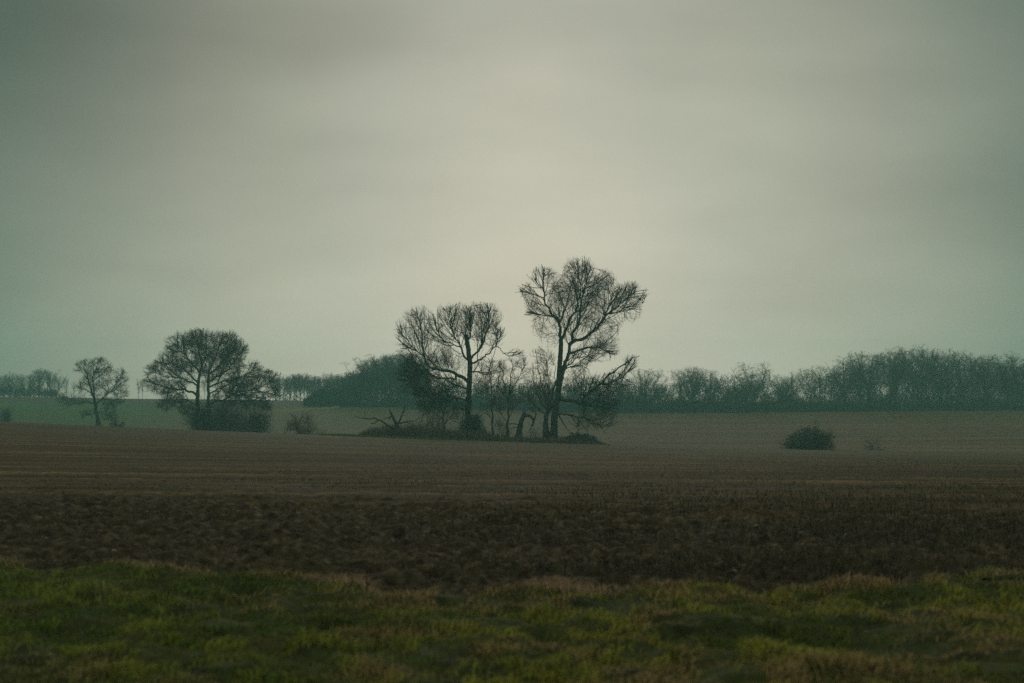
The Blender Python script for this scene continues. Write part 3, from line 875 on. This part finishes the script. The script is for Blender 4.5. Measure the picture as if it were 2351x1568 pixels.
# ------------------------------------------------------------------ shrubs
def shrub(name, u, Y, wid, hei, label, cat='bush', group=None, leaves=0, twigs=500, lc=((.02, .03, .014), (.04, .05, .024)), mt=None, tw_r=.012, seed=1, sink=0., leaf=.09, smooth=0.):
    """multi-stemmed bush: arching stems that fork, plus leaf-sized faces where it keeps its leaves"""
    r = np.random.default_rng(seed)
    x = (u - CU) * Y / F
    base = np.array([x, Y, float(H(x, Y)) - sink])
    root = thing(name, tuple(base), label, cat, group)
    ns = max(10, twigs // 25)
    S, TP, TD = [], [], []
    p = base + np.concatenate([r.normal(0, .16, (ns, 2)) * wid, np.zeros((ns, 1)) - .1], 1)
    tgt = r.normal(0, 1, (ns, 3)); tgt[:, 2] = np.abs(tgt[:, 2]) + .25; tgt /= np.linalg.norm(tgt, axis=1, keepdims=True)
    end = base + tgt * np.array([wid / 2, wid / 2 * .9, hei]) * r.uniform(.75, 1.0, (ns, 1))
    m = 6
    prev = p
    S.append((np.repeat((base - [0, 0, .2])[None], ns, 0), p, np.full(ns, .05), np.full(ns, .045)))
    for k in range(1, m + 1):
        f = k / m
        q = p + (end - p) * np.array([f ** 1.25, f ** 1.25, f ** .8])[None] + r.normal(0, .02 * hei, (ns, 3))
        r0 = .035 * (1 - (k - 1) / m * .75) * (hei / 3) ** .5
        S.append((prev, q, np.full(ns, r0), np.full(ns, r0 * .85)))
        if k > 1: TP.append(q); TD.append((q - prev))
        prev = q
    sv, sf = prisms(*[np.concatenate(z) for z in zip(*S)], 4)
    mesh_obj('stems', sv, [sf], mt or M_TWIG, root, base)
    TP, TD = np.concatenate(TP), np.concatenate(TD)
    S = []
    k = r.integers(0, len(TP), twigs); p = TP[k]; d = TD[k] / np.linalg.norm(TD[k], axis=1, keepdims=True) + r.normal(0, .6, (twigs, 3)); d[:, 2] += .15
    for lev in range(3):
        n_ = len(p)
        d /= np.linalg.norm(d, axis=1, keepdims=True)
        L = r.uniform(.10, .24, n_)[:, None] * hei * .75 ** lev
        q = p + d * L
        rr = tw_r * (1 - .22 * lev)
        S.append((p, q, np.full(n_, rr), np.full(n_, rr * .75)))
        p = np.repeat(q, 2, 0); d = np.repeat(d, 2, 0) + r.normal(0, .45, (2 * n_, 3)); d[:, 2] += .1
    p0, p1, r0, r1 = [np.concatenate(z) for z in zip(*S)]
    ok = (p1[:, 2] > base[2] - .2)
    V, f = prisms(p0[ok], p1[ok], r0[ok], r1[ok])
    if leaves:
        mesh_obj('twigs', V, [f], mt or M_TWIG, root, base)
        k = r.integers(0, len(p), leaves)
        q = r.normal(0, 1, (leaves, 3)); q /= np.linalg.norm(q, axis=1, keepdims=True)
        lump = fbm(np.arctan2(q[:, 1], q[:, 0]) * 1.7 + seed, q[:, 2] * 2.4 + 3, seed, 3)
        rr = r.random(leaves) ** .38 * ((.72 + .5 * lump) * (1 - smooth) + (.92 + .12 * lump) * smooth)
        q[:, 2] = np.abs(q[:, 2])
        c = base + q * rr[:, None] * np.array([wid / 2, wid / 2, hei])
        a = r.normal(0, 1, (leaves, 3)); a /= np.linalg.norm(a, axis=1, keepdims=True)
        b = np.cross(a, r.normal(0, 1, (leaves, 3))); b /= np.linalg.norm(b, axis=1, keepdims=True)
        sz = r.uniform(.5, 1.2, (leaves, 1)) * leaf
        LV = np.stack([c - a * sz, c + b * sz * .5, c + a * sz, c - b * sz * .5], 1).reshape(-1, 3)
        col = lerp3(lc[0], lc[1], np.clip(lump + r.normal(0, .2, leaves), 0, 1))
        mesh_obj('leaves', LV, [np.arange(leaves)[:, None] * 4 + np.arange(4)[None]], M_LEAF, root, base, tint=np.repeat(col[:, None], 4, 1).reshape(-1, 3))
    else:
        mesh_obj('twigs', V, [f], mt or M_TWIG, root, base)
    return root


shrub('round_bush', 1857, 153, 5.8, 2.9, 'dense dark rounded bush alone on the brow of the field at right', leaves=11000, twigs=260, seed=2, sink=.3, smooth=.5, leaf=.075, lc=((.022, .030, .015), (.050, .056, .030)))
shrub('evergreen_bush', 1083, 160, 3.3, 3.0, 'dark evergreen bush beside the foot of the snapped tree', leaves=4500, twigs=600, seed=3, lc=((.020, .050, .026), (.044, .085, .046)), group='bushes of the central clump')
shrub('low_bush', 1330, 155, 4.6, 1.05, 'low dark leafy bush to the right of the tallest trunk', leaves=3500, twigs=900, seed=4, lc=((.014, .020, .012), (.03, .036, .022)), group='bushes of the central clump')
shrub('thorn_bush', 985, 156, 5.0, 3.6, 'see-through brown thorn scrub under the left limbs of the snapped tree', twigs=200, seed=15, tw_r=.010, mt=M_BROWNTWIG, group='bushes of the central clump')
shrub('thorn_bush', 1135, 158, 4.2, 2.8, 'see-through brown scrub between the slender young trees', twigs=130, seed=16, tw_r=.010, mt=M_BROWNTWIG, group='bushes of the central clump')
shrub('thorn_bush', 1240, 160, 2.8, 2.4, 'see-through brown scrub between the hooked stump and the tallest trunk', twigs=90, seed=17, tw_r=.010, mt=M_BROWNTWIG, group='bushes of the central clump')
shrub('bare_shrub', 688, 172, 5.0, 2.9, 'low purplish bare shrub between the big oak and the dead tree', twigs=420, seed=6, mt=M_BROWNTWIG, tw_r=.013)
shrub('small_bush', 2010, 176, 3.4, 2.4, 'faint small bare bush right of the round dark bush', twigs=120, seed=7, tw_r=.010)
for k, (u, w_, h_, lab) in enumerate(((466, 4.6, 5.4, 'dense scrub at the left foot of the big oak'), (524, 6.0, 6.2, 'dense bare scrub in the middle under the big oak'),
                                      (584, 5.4, 5.4, 'dense bare scrub under the right limbs of the big oak'))):
    shrub('scrub_bush', u, 213 - k, w_, h_, lab, twigs=720, seed=40 + k, mt=M_OAKTWIG, tw_r=.018, group='scrub around the big oak')
shrub('small_bush', 15, 262, 3.4, 3.2, 'small dark bush on the green slope at the left edge', twigs=170, seed=11, tw_r=.02)
shrub('small_bush', 268, 250, 3.0, 2.0, 'tiny low bush right of the smaller oak', twigs=260, seed=12, tw_r=.02)

# brambles and dead grass round the clump
n = 19000
u = 828 + 572 * rng.random(n) ** 1.2; y = rng.uniform(0, 1, n) ** 1.3 * 8 + 151.4 + 1.6 * fbm(u / 40, u * 0, 3, 3)
x = (u - CU) * 155 / F
env = np.interp(u, [828, 850, 900, 980, 1060, 1120, 1180, 1240, 1300, 1360, 1400], [.5, 1.2, 1.7, 1.6, 1.5, 1.2, .85, .75, .9, .6, .05])
hh = env * (.45 + 1.1 * (fbm(x / 1.3, y / 1.3, 88, 3))) * rng.uniform(.35, 1.05, n)
col = lerp3((.060, .038, .026), (.185, .122, .080), rng.random(n) ** 1.3)
col = np.where((rng.random(n) < .10)[:, None], lerp3((.03, .036, .016), (.07, .07, .03), rng.random(n)), col)
blades('bramble_patch', np.stack([x, y, H(x, y) - .02], 1), hh, rng.uniform(.014, .04, n), rng.normal(0, .35, (n, 2)) * hh[:, None], col, M_BRAMBLE,
       'brown tangle of brambles and dead grass around the feet of the central trees', 'brambles')
# green grass along the brow in front of the brambles
n = 14000
u = 735 + 480 * rng.random(n) ** 1.4; y = rng.uniform(149.8, 153.0, n); x = (u - CU) * 151 / F
hh = rng.uniform(.12, .34, n) * np.interp(u, [735, 780, 900, 1050, 1215], [.5, 1, .95, .6, .3])
blades('brow_grass', np.stack([x, y, H(x, y)], 1), hh, rng.uniform(.02, .05, n), rng.normal(0, .4, (n, 2)) * hh[:, None],
       lerp3((.06, .085, .012), (.13, .15, .03), rng.random(n)), M_GRASS, 'thin strip of bright green grass on the brow below the dead tree', 'grass')
# pale tussocky margin dividing the two far fields
n = 12000
tt_ = rng.random(n)
u = 560 + (960 - 560) * tt_


def on_ground(u, v):
    ys = np.arange(232, 470, .5)
    x = (u - CU) * ys / F
    vv = VH - (H(x, ys) - EYE) * F / ys
    return ys[np.argmin(np.abs(vv - v))]


ya, yb, yc = on_ground(560, 952), on_ground(760, 937), on_ground(930, 926)
yl = np.interp(u, [560, 760, 960], [ya, yb, yc + 3])
y = yl + rng.normal(0, 1.5, n); x = (u - CU) * y / F
hh = rng.uniform(.12, .38, n)
blades('field_margin', np.stack([x, y, H(x, y)], 1), hh, rng.uniform(.04, .10, n), rng.normal(0, .4, (n, 2)) * hh[:, None],
       lerp3((.26, .24, .06), (.46, .40, .13), rng.random(n)), M_GRASS, 'narrow straw-coloured grass margin crossing the far field', 'grass')


# ------------------------------------------------------------------ the far woods: each tree a copy of one of a few kinds
def proto(seed, hgt, wid, style):
    """a whole bare tree of about hgt metres, built at the origin"""
    cm = lambda a, b: (CU + a * F / 100., VH - (b - EYE) * F / 100.)
    t = Tree(100, cm, step=.45, seed=seed)
    r = np.random.default_rng(seed + 500)
    th = hgt * {'dome': .42, 'tall': .62, 'slim': .8}[style]
    t.limb([(0, -.3), (r.normal(0, .15), th * .5), (r.normal(0, .35), th)], 0.0115 * hgt, .07, 0, root=True, wob=.08)
    nl = {'dome': 8, 'tall': 9, 'slim': 6}[style]
    ends = []
    for k in range(nl):
        f = {'dome': .40, 'tall': .36, 'slim': .28}[style]; f = f + (1 - f) * k / (nl - 1); z0 = th * f
        sx = (-1) ** k
        reach = wid * .42 * r.uniform(.5, 1) * (1.1 - .6 * (k / nl) if style != 'slim' else .7)
        z1 = min(hgt * .97, z0 + (hgt - z0) * r.uniform(.45, .92))
        t.limb([(0, z0), (sx * reach * .5, z0 + (z1 - z0) * .42), (sx * reach, z1)], .11, .035, r.uniform(-.7, .7))
        ends.append((sx * reach, z1))
    lob = {'dome': [(0, hgt * .64, wid * .40, hgt * .29), (-wid * .28, hgt * .58, wid * .17, hgt * .2), (wid * .28, hgt * .6, wid * .17, hgt * .2)],
           'tall': [(0, hgt * .68, wid * .38, hgt * .27), (0, hgt * .48, wid * .32, hgt * .2)],
           'slim': [(0, hgt * .74, wid * .32, hgt * .22), (0, hgt * .48, wid * .28, hgt * .2)]}[style]
    for (a, b) in ends:
        lob.append((a * .95, min(b, hgt * .90), wid * .13, hgt * .075))
    # the drawing plane sits on the terrain filter height: switch it off for the prototype
    global H
    keep = H
    H = lambda x, y: np.zeros_like(np.asarray(x, float)) - 5
    t.grow(lob, .45, di=6, dk=1.0, tip=.024, up=.08, maxn=5200)
    t.tolr = (.85, 1.02)
    t.flesh(up=.05, a=(1.0, 2.6), b=(.6, 1.4), c=(.35, .8), ra=.030, rb=.017, rc=.011, da=.6, db=.6, dc=.6, m=3)
    H = keep
    base = np.array([0, 100., 0])
    tv, tf, tt, nb = [], [], [], 0
    for ids, rr, blunt, isroot in t.lines:
        V, f, tr = tube(np.array([t.pos[i] for i in ids]), rr, 6, .08)
        tv.append(V - base); tf.append(f + nb); tt.append(tr + nb); nb += len(V)
    p0, p1, r0, r1 = t.segments()
    V, f = prisms(p0 - base, p1 - base, r0, r1)

    def md(nm, V, polys, m):
        o = mesh_obj(nm, V, polys, m)
        me = o.data; bpy.data.objects.remove(o); return me
    return (md('trunk', np.concatenate(tv), [np.concatenate(tf), np.concatenate(tt)], M_BARK), md('crown', V, [f], M_WOODTWIG), hgt)


DOMES = [proto(100 + k, 15, 12 + k, 'dome') for k in range(4)]
TALLS = [proto(120 + k, 17, 9 + .6 * k, 'tall') for k in range(4)]
SLIMS = [proto(140 + k, 15, 5.5 + k, 'slim') for k in range(3)]
_first = {}


def plant(kind, x, y, hgt, label, group, wide=1., name='woodland_tree'):
    tm, cm, h0 = kind
    k = hgt / h0
    z = float(H(x, y)) - .15
    root = thing(name, (x, y, z), label, 'tree', group)
    rz = random.uniform(0, 6.28)
    root.rotation_euler = (0, 0, rz)
    root.scale = (k * wide, k * wide, k)
    key = tm.name
    if key not in _first:
        a = bpy.data.objects.new('trunk', tm); b = bpy.data.objects.new('crown', cm)
        _first[key] = (a, b)
    else:
        a, b = _first[key][0].copy(), _first[key][1].copy()
    for c in (a, b):
        COL.objects.link(c); c.parent = root
    return root


TOPU = [-200, 0, 930, 1000, 1100, 1250, 1420, 1445, 1490, 1515, 1535, 1560, 1600, 1640, 1690, 1735, 1765, 1800, 1860, 1900, 1930, 1960, 2000, 2060, 2100, 2150, 2190, 2220, 2270, 2300, 2322, 2345, 2500, 2800]
TOPV = [840, 850, 822, 845, 862, 866, 848, 840, 842, 866, 868, 842, 838, 842, 842, 828, 846, 841, 829, 826, 820, 800, 798, 791, 784, 785, 793, 812, 804, 812, 822, 800, 800, 805]


def topv(u): return float(np.interp(u, TOPU, TOPV))


def height_at(x, y, v):
    return EYE + (VH - v) * y / F - float(H(x, y)) + .15


GW = 'trees of the long wood on the right'
BANDS = ((1000, 'behind the outer limbs of the snapped tree'), (1075, 'behind the trunk of the snapped tree'), (1140, 'behind the slender young trees'),
         (1200, 'behind the hooked dead stump'), (1275, 'behind the tallest trunk'), (1350, 'behind the tallest tree'),
         (1425, 'behind the long low limb'), (1525, 'between the clump and the skyline gap'), (1600, 'just right of the skyline gap'), (1680, 'in the low stretch past the gap'),
         (1760, 'in the middle of the low stretch'), (1850, 'above the left of the round bush'), (1925, 'above the right of the round bush'),
         (2000, 'where the wood steps up'), (2080, 'on the rise past the step'), (2150, 'at the highest crest of the wood'), (2220, 'just past the highest crest'),
         (2300, 'in the dip right of the crest'), (2400, 'at the right edge of the view'), (9999, 'beyond the right edge of the view'))


def wood_label(u, kd, row):
    shape = 'domed' if kd in DOMES else 'upright' if kd in TALLS else 'slim'
    place = next(t for lim, t in BANDS if u < lim)
    return f"{shape} bare wood tree {'in the front rank' if row < 2 else 'farther back'}, {place}"


sp = 58
for row in range(4):
    Y0 = 346 + row * 8
    u = 935 + random.uniform(0, 40)
    while u < 2460:
        y = Y0 + random.uniform(-3, 3) + (12 if u < 1250 else 0)
        uu = u + random.uniform(-8, 8)
        x = (uu - CU) * y / F
        v = topv(uu) + (random.uniform(0, 16) if row else random.uniform(2, 34))
        if 1505 < uu < 1545: v = 872 + random.uniform(0, 14)
        kd = random.choice(DOMES + TALLS if row in (0, 2) else TALLS + SLIMS + DOMES[:2])
        if 1390 < uu < 1900 and row > 2: u += 40; continue
        lab = wood_label(uu, kd, row)
        plant(kd, x, y, height_at(x, y, v), lab, GW, random.uniform(.85, 1.15))
        u += (random.uniform(58, 84) if uu < 1900 else random.uniform(46, 66)) * (1.0 if row < 3 else 1.2)

# low rounded trees along the wood's front edge
u = 1290.
while u < 2460:
    y = 341 + random.uniform(-1, 2); x = (u - CU) * y / F
    hgt = random.uniform(4, 10.5) + (2.0 if u > 1920 else 0)
    plant(random.choice(DOMES), x, y, hgt, 'low rounded ' + wood_label(u, TALLS[0], 0).replace('upright bare wood tree in the front rank', 'bare tree at the field edge'), GW, random.uniform(1.0, 1.3))
    u += random.uniform(40, 95)

# single trees standing out of the skyline of the wood
for u, v, kd, lab in ((1735, 826, DOMES[1], 'dark domed tree standing above the middle of the right-hand wood'), (1590, 836, DOMES[3], 'broad bare tree at the left end of the right-hand wood, beside the skyline gap'),
                      (1480, 840, TALLS[2], 'bare hazy tree just left of the gap in the skyline'), (2270, 804, DOMES[2], 'rounded hazy tree right of the highest stretch of wood'),
                      (2345, 801, DOMES[0], 'hazy tree rising at the right edge of the view')):
    y = 343.; x = (u - CU) * y / F
    plant(kd, x, y, height_at(x, y, v), lab, GW, 1.05)

# copse left of the central clump
for row in range(4):
    u = 792. + 6 * row
    while u < 960:
        y = 372 + row * 6 + random.uniform(-2, 2)
        x = (u - CU) * y / F
        v = float(np.interp(u, [700, 760, 790, 815, 845, 880, 930, 960], [862, 858, 856, 846, 818, 806, 800, 815])) + random.uniform(0, 10)
        plant(random.choice(TALLS + DOMES[:2]), x, y, height_at(x, y, v), ('dark bare tree at the low left end of the middle copse' if u < 815 else 'dark bare tree on the rising middle of the middle copse' if u < 860 else 'dark bare tree at the tall end of the copse beside the clump') + (', front rank' if row < 2 else ', farther back'), 'trees of the middle copse', random.uniform(.85, 1.1))
        u += random.uniform(19, 30)

# far line of thin trees on the brow
for (a, b, st, tv, lab, gr) in ((630, 850, 10, 853, 'pale distant tree in the thin line right of the big oak', 'distant trees right of the oak'),
                                (-110, 136, 21, 852, 'dark distant bare tree in the belt at the left edge', 'distant trees at the left edge')):
    for row in range(3 if a < 0 else 4):
        u = a + random.uniform(0, 8)
        while u < b:
            y = 428 + row * 9 + random.uniform(-3, 3); x = (u - CU) * y / F
            v = tv + random.uniform(-2, 16)
            if 75 < u < 115: v -= 10
            plant(random.choice(TALLS if gr.endswith('edge') else TALLS + SLIMS[1:]), x, y, height_at(x, y, v), lab + (', near rank' if row == 0 else ', middle rank' if row == 1 else ', rear rank' if row == 2 else ', rearmost rank'), gr, random.uniform(.8, 1.05))
            u += random.uniform(st * .75, st * 1.4) * (1 if row < 2 else 1.3)
for u, v, lab in ((152, 866, 'thin distant tree just left of the smaller oak'), (170, 872, 'short thin distant tree touching the left side of the smaller oak'), (186, 868, 'thin distant tree behind the smaller oak'),
                  (318, 868, 'thin distant tree in the gap between the two oaks'), (327, 872, 'thin distant tree close to the left limbs of the big oak'), (400, 875, 'thin distant tree behind the left of the big oak'), (470, 870, 'thin distant tree behind the trunk of the big oak'), (560, 866, 'thin distant tree behind the right of the big oak')):
    y = 430.; x = (u - CU) * y / F
    plant(random.choice(SLIMS), x, y, height_at(x, y, v), lab, 'thin distant trees on the skyline', .9)


# ---- evergreen bushes and understorey at the foot of the woods
def thicket(name, us, Yf_, depth, hf, count, label, cat, lc, leaf=.22, fade=.8):
    n = count
    u = rng.uniform(us[0], us[1], n)
    y = Yf_(u) + depth * rng.random(n)
    x = (u - CU) * y / F
    top = hf(u, x, y)
    z = H(x, y) + top * rng.random(n) ** fade
    c = np.stack([x, y, z], 1)
    # upright sprays of twigs
    d = rng.normal(0, .35, (n, 3)); d[:, 2] = 1; d /= np.linalg.norm(d, axis=1, keepdims=True)
    L = rng.uniform(.5, 1.3, n)
    p1 = c + d * L[:, None]
    V, f = prisms(c, p1, np.full(n, leaf * .14), np.full(n, leaf * .07))
    tc = lerp3(lc[0], lc[1], rng.random(n))
    a = rng.normal(0, 1, (n, 3)); a /= np.linalg.norm(a, axis=1, keepdims=True)
    b = np.cross(a, rng.normal(0, 1, (n, 3))); b /= np.linalg.norm(b, axis=1, keepdims=True)
    sz = rng.uniform(.5, 1.2, (n, 1)) * leaf
    LV = np.stack([c - a * sz, c + b * sz * .6, c + a * sz, c - b * sz * .6], 1).reshape(-1, 3)
    lf = np.arange(n)[:, None] * 4 + np.arange(4)[None] + len(V)
    tint = np.concatenate([np.repeat(tc[:, None], 6, 1).reshape(-1, 3), np.repeat(tc[:, None], 4, 1).reshape(-1, 3)])
    return tag(mesh_obj(name, np.concatenate([V, LV]), [f, lf], M_LEAF, tint=tint), label, cat, kind='stuff')


def hf_right(u, x, y):
    b = 4.6 + 4.6 * np.clip((u - 1880) / 150, 0, 1) + 1.4 * np.clip((u - 1540) / 60, 0, 1)
    return b * np.clip((fbm(u / 46, y / 14, 66, 3) - .22) * 2.7, .25, 1.3)


thicket('wood_undergrowth', (930, 2520), lambda u: 342 + 12 * np.clip((1300 - u) / 200, 0, 1) + 0 * u, 40, hf_right, 110000,
        'dense dark undergrowth filling the foot of the right-hand wood', 'undergrowth', ((.022, .028, .018), (.052, .052, .036)), leaf=.19, fade=1.7)


def hf_mid(u, x, y):
    b = np.interp(u, [698, 714, 734, 790, 830, 870, 940], [.2, 1.9, 3.9, 4.0, 6.5, 8.5, 8.0])
    return b * (.45 + 1.1 * fbm(u / 17, y / 6, 67, 3))


thicket('copse_undergrowth', (698, 945), lambda u: 367 + 0 * u, 22, hf_mid, 22000,
        'thick dark evergreen undergrowth at the foot of the middle copse', 'undergrowth', ((.012, .022, .018), (.028, .040, .030)), leaf=.19, fade=1.05)
thicket('distant_hedge', (-120, 132), lambda u: 427 + 0 * u, 18, lambda u, x, y: (.4 + 4.2 * fbm(u / 20, y / 6, 69, 3)), 5000,
        'low dark hedge under the tree belt at the left edge', 'hedge', ((.018, .026, .020), (.04, .046, .034)))

thicket('skyline_scrub', (632, 800), lambda u: 426 + 0 * u, 26, lambda u, x, y: (.5 + 3.6 * fbm(u / 14, y / 6, 71, 3)), 900,
        'faint scrub between the trunks of the distant tree line right of the oak', 'scrub', ((.018, .026, .020), (.04, .046, .034)), fade=1.3)

# ------------------------------------------------------------------ haze
def haze_f():
    m = bpy.data.materials.new('haze_air'); m.use_nodes = True
    nt = m.node_tree; nt.nodes.clear()
    out = nt.nodes.new('ShaderNodeOutputMaterial'); v = nt.nodes.new('ShaderNodeVolumePrincipled')
    v.inputs['Color'].default_value = (.37, .79, .65, 1)
    v.inputs['Density'].default_value = .0009
    v.inputs['Anisotropy'].default_value = 0.
    nt.links.new(v.outputs[0], out.inputs['Volume'])
    return m


lo, hi = np.array([-430, -36, -14.]), np.array([430, 642, 26.])
V = np.array([[(lo, hi)[i][0], (lo, hi)[j][1], (lo, hi)[k][2]] for i in (0, 1) for j in (0, 1) for k in (0, 1)])
hz = mesh_obj('haze', V, [np.array([[0, 1, 3, 2], [4, 6, 7, 5], [0, 4, 5, 1], [2, 3, 7, 6], [0, 2, 6, 4], [1, 5, 7, 3]])], haze_f())
tag(hz, kind='stuff', label='thin cool haze hanging over the fields and far woods', cat='haze')

# ------------------------------------------------------------------ sky and light
SUN_U, SUN_V = 1205., 800.
sd = np.array([(SUN_U - CU) / F, 1, (VH - SUN_V) / F]); sd /= np.linalg.norm(sd)
w = bpy.data.worlds.new('World'); SC.world = w; w.use_nodes = True
nt = w.node_tree; nt.nodes.clear()
out = nt.nodes.new('ShaderNodeOutputWorld'); bg = nt.nodes.new('ShaderNodeBackground')
bg.inputs['Strength'].default_value = .1
nt.links.new(bg.outputs[0], out.inputs[0])
sky = nt.nodes.new('ShaderNodeTexSky'); sky.sky_type = 'NISHITA'; sky.sun_disc = False
SUN_EL, SUN_AZ = math.radians(14), math.atan2(sd[0], sd[1])
sky.sun_elevation = SUN_EL; sky.sun_rotation = SUN_AZ
tc = nt.nodes.new('ShaderNodeTexCoord').outputs['Generated']
nrm = nt.nodes.new('ShaderNodeVectorMath'); nrm.operation = 'NORMALIZE'
nt.links.new(tc, nrm.inputs[0])


def vdist(c, sc):
    """distance of the view direction from direction c, flattened by sc per axis"""
    a_ = nt.nodes.new('ShaderNodeVectorMath'); a_.operation = 'SUBTRACT'
    nt.links.new(nrm.outputs[0], a_.inputs[0]); a_.inputs[1].default_value = c
    m_ = nt.nodes.new('ShaderNodeVectorMath'); m_.operation = 'MULTIPLY'
    nt.links.new(a_.outputs[0], m_.inputs[0]); m_.inputs[1].default_value = sc
    l_ = nt.nodes.new('ShaderNodeVectorMath'); l_.operation = 'LENGTH'
    nt.links.new(m_.outputs[0], l_.inputs[0])
    return l_.outputs['Value']


def lin(r, g, b):
    return tuple(((c / 255 + .055) / 1.055) ** 2.4 if c > 10 else c / 255 / 12.92 for c in (r, g, b))


LOWSKY = .0145
# overcast: the cloud sheet is thin and warm in front of the low sun and grey-green away from it, which also paints in lens vignette
wob = noise(nt, nrm.outputs[0], 4.0, 3, .5, (1, 1, 2.0), 0)
cl = noise(nt, nrm.outputs[0], 4.2, 4, .5, (1, 1, 3.2), 0)
mm = mth(nt, 'ADD', vdist(sd, (1, 1, .6)), mth(nt, 'MULTIPLY', mth(nt, 'SUBTRACT', wob, .5), .10))
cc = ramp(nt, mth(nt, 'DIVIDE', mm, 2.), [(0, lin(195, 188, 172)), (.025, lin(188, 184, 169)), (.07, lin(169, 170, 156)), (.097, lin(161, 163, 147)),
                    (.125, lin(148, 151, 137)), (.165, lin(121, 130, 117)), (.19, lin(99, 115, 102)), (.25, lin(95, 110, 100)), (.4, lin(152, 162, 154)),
                    (.57, lin(218, 225, 219)), (.75, lin(192, 199, 192)), (1., lin(124, 132, 126))])  # zenith stops, out of view, are raised to light the ground and haze
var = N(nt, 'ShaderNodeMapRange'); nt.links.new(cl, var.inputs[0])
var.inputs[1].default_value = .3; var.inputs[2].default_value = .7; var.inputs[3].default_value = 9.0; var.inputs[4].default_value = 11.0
# a thicker bank of cloud up on the left
bank = N(nt, 'ShaderNodeMapRange'); bank.interpolation_type = 'SMOOTHSTEP'
bd = np.array([-.30, 1, .265]); bd /= np.linalg.norm(bd)
nt.links.new(mth(nt, 'ADD', vdist(bd, (.55, 1, 1)), mth(nt, 'MULTIPLY', mth(nt, 'SUBTRACT', wob, .5), .16)), bank.inputs[0])
bank.inputs[1].default_value = 0.; bank.inputs[2].default_value = .17; bank.inputs[3].default_value = .62; bank.inputs[4].default_value = 1.
# the low sky is brightened to offset what the haze box takes from it
spz = N(nt, 'ShaderNodeSeparateXYZ'); nt.links.new(nrm.outputs[0], spz.inputs[0])
low = mth(nt, 'EXPONENT', mth(nt, 'DIVIDE', LOWSKY, mth(nt, 'MAXIMUM', spz.outputs[2], .04)))
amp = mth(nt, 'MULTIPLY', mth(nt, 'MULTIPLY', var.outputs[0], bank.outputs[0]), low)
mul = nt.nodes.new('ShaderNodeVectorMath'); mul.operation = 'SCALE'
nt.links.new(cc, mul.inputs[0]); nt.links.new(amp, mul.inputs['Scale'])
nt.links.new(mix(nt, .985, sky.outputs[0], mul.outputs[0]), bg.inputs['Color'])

ld = bpy.data.lights.new('sun', 'SUN'); ld.energy = .5; ld.angle = math.radians(25); ld.color = (1, .95, .86)
lo_ = link(bpy.data.objects.new('sun', ld))
dv = Vector((math.sin(SUN_AZ) * math.cos(SUN_EL), math.cos(SUN_AZ) * math.cos(SUN_EL), math.sin(SUN_EL)))
lo_.rotation_euler = dv.to_track_quat('Z', 'Y').to_euler()

# ------------------------------------------------------------------ camera
cd = bpy.data.cameras.new('camera'); cam = link(bpy.data.objects.new('camera', cd))
cd.lens = 50; cd.sensor_width = 36; cd.sensor_fit = 'HORIZONTAL'
cd.clip_start = .1; cd.clip_end = 3000
cam.location = (0, 0, EYE); cam.rotation_euler = (math.radians(90), 0, 0)
cd.shift_y = (VH - 784) / 2351.
cd.dof.use_dof = True; cd.dof.focus_distance = 155; cd.dof.aperture_fstop = 1.9
SC.camera = cam

SC.render.engine = 'CYCLES'
SC.cycles.use_denoising = False; SC.cycles.sample_clamp_direct = 1.6; SC.cycles.sample_clamp_indirect = 1.
SC.cycles.max_bounces = 4; SC.cycles.diffuse_bounces = 2; SC.cycles.volume_bounces = 0; SC.cycles.transparent_max_bounces = 8
SC.cycles.use_adaptive_sampling = False
SC.view_settings.view_transform = 'Standard'; SC.view_settings.look = 'None'
SC.view_settings.exposure = 0; SC.view_settings.gamma = 1; SC.view_settings.use_curve_mapping = False
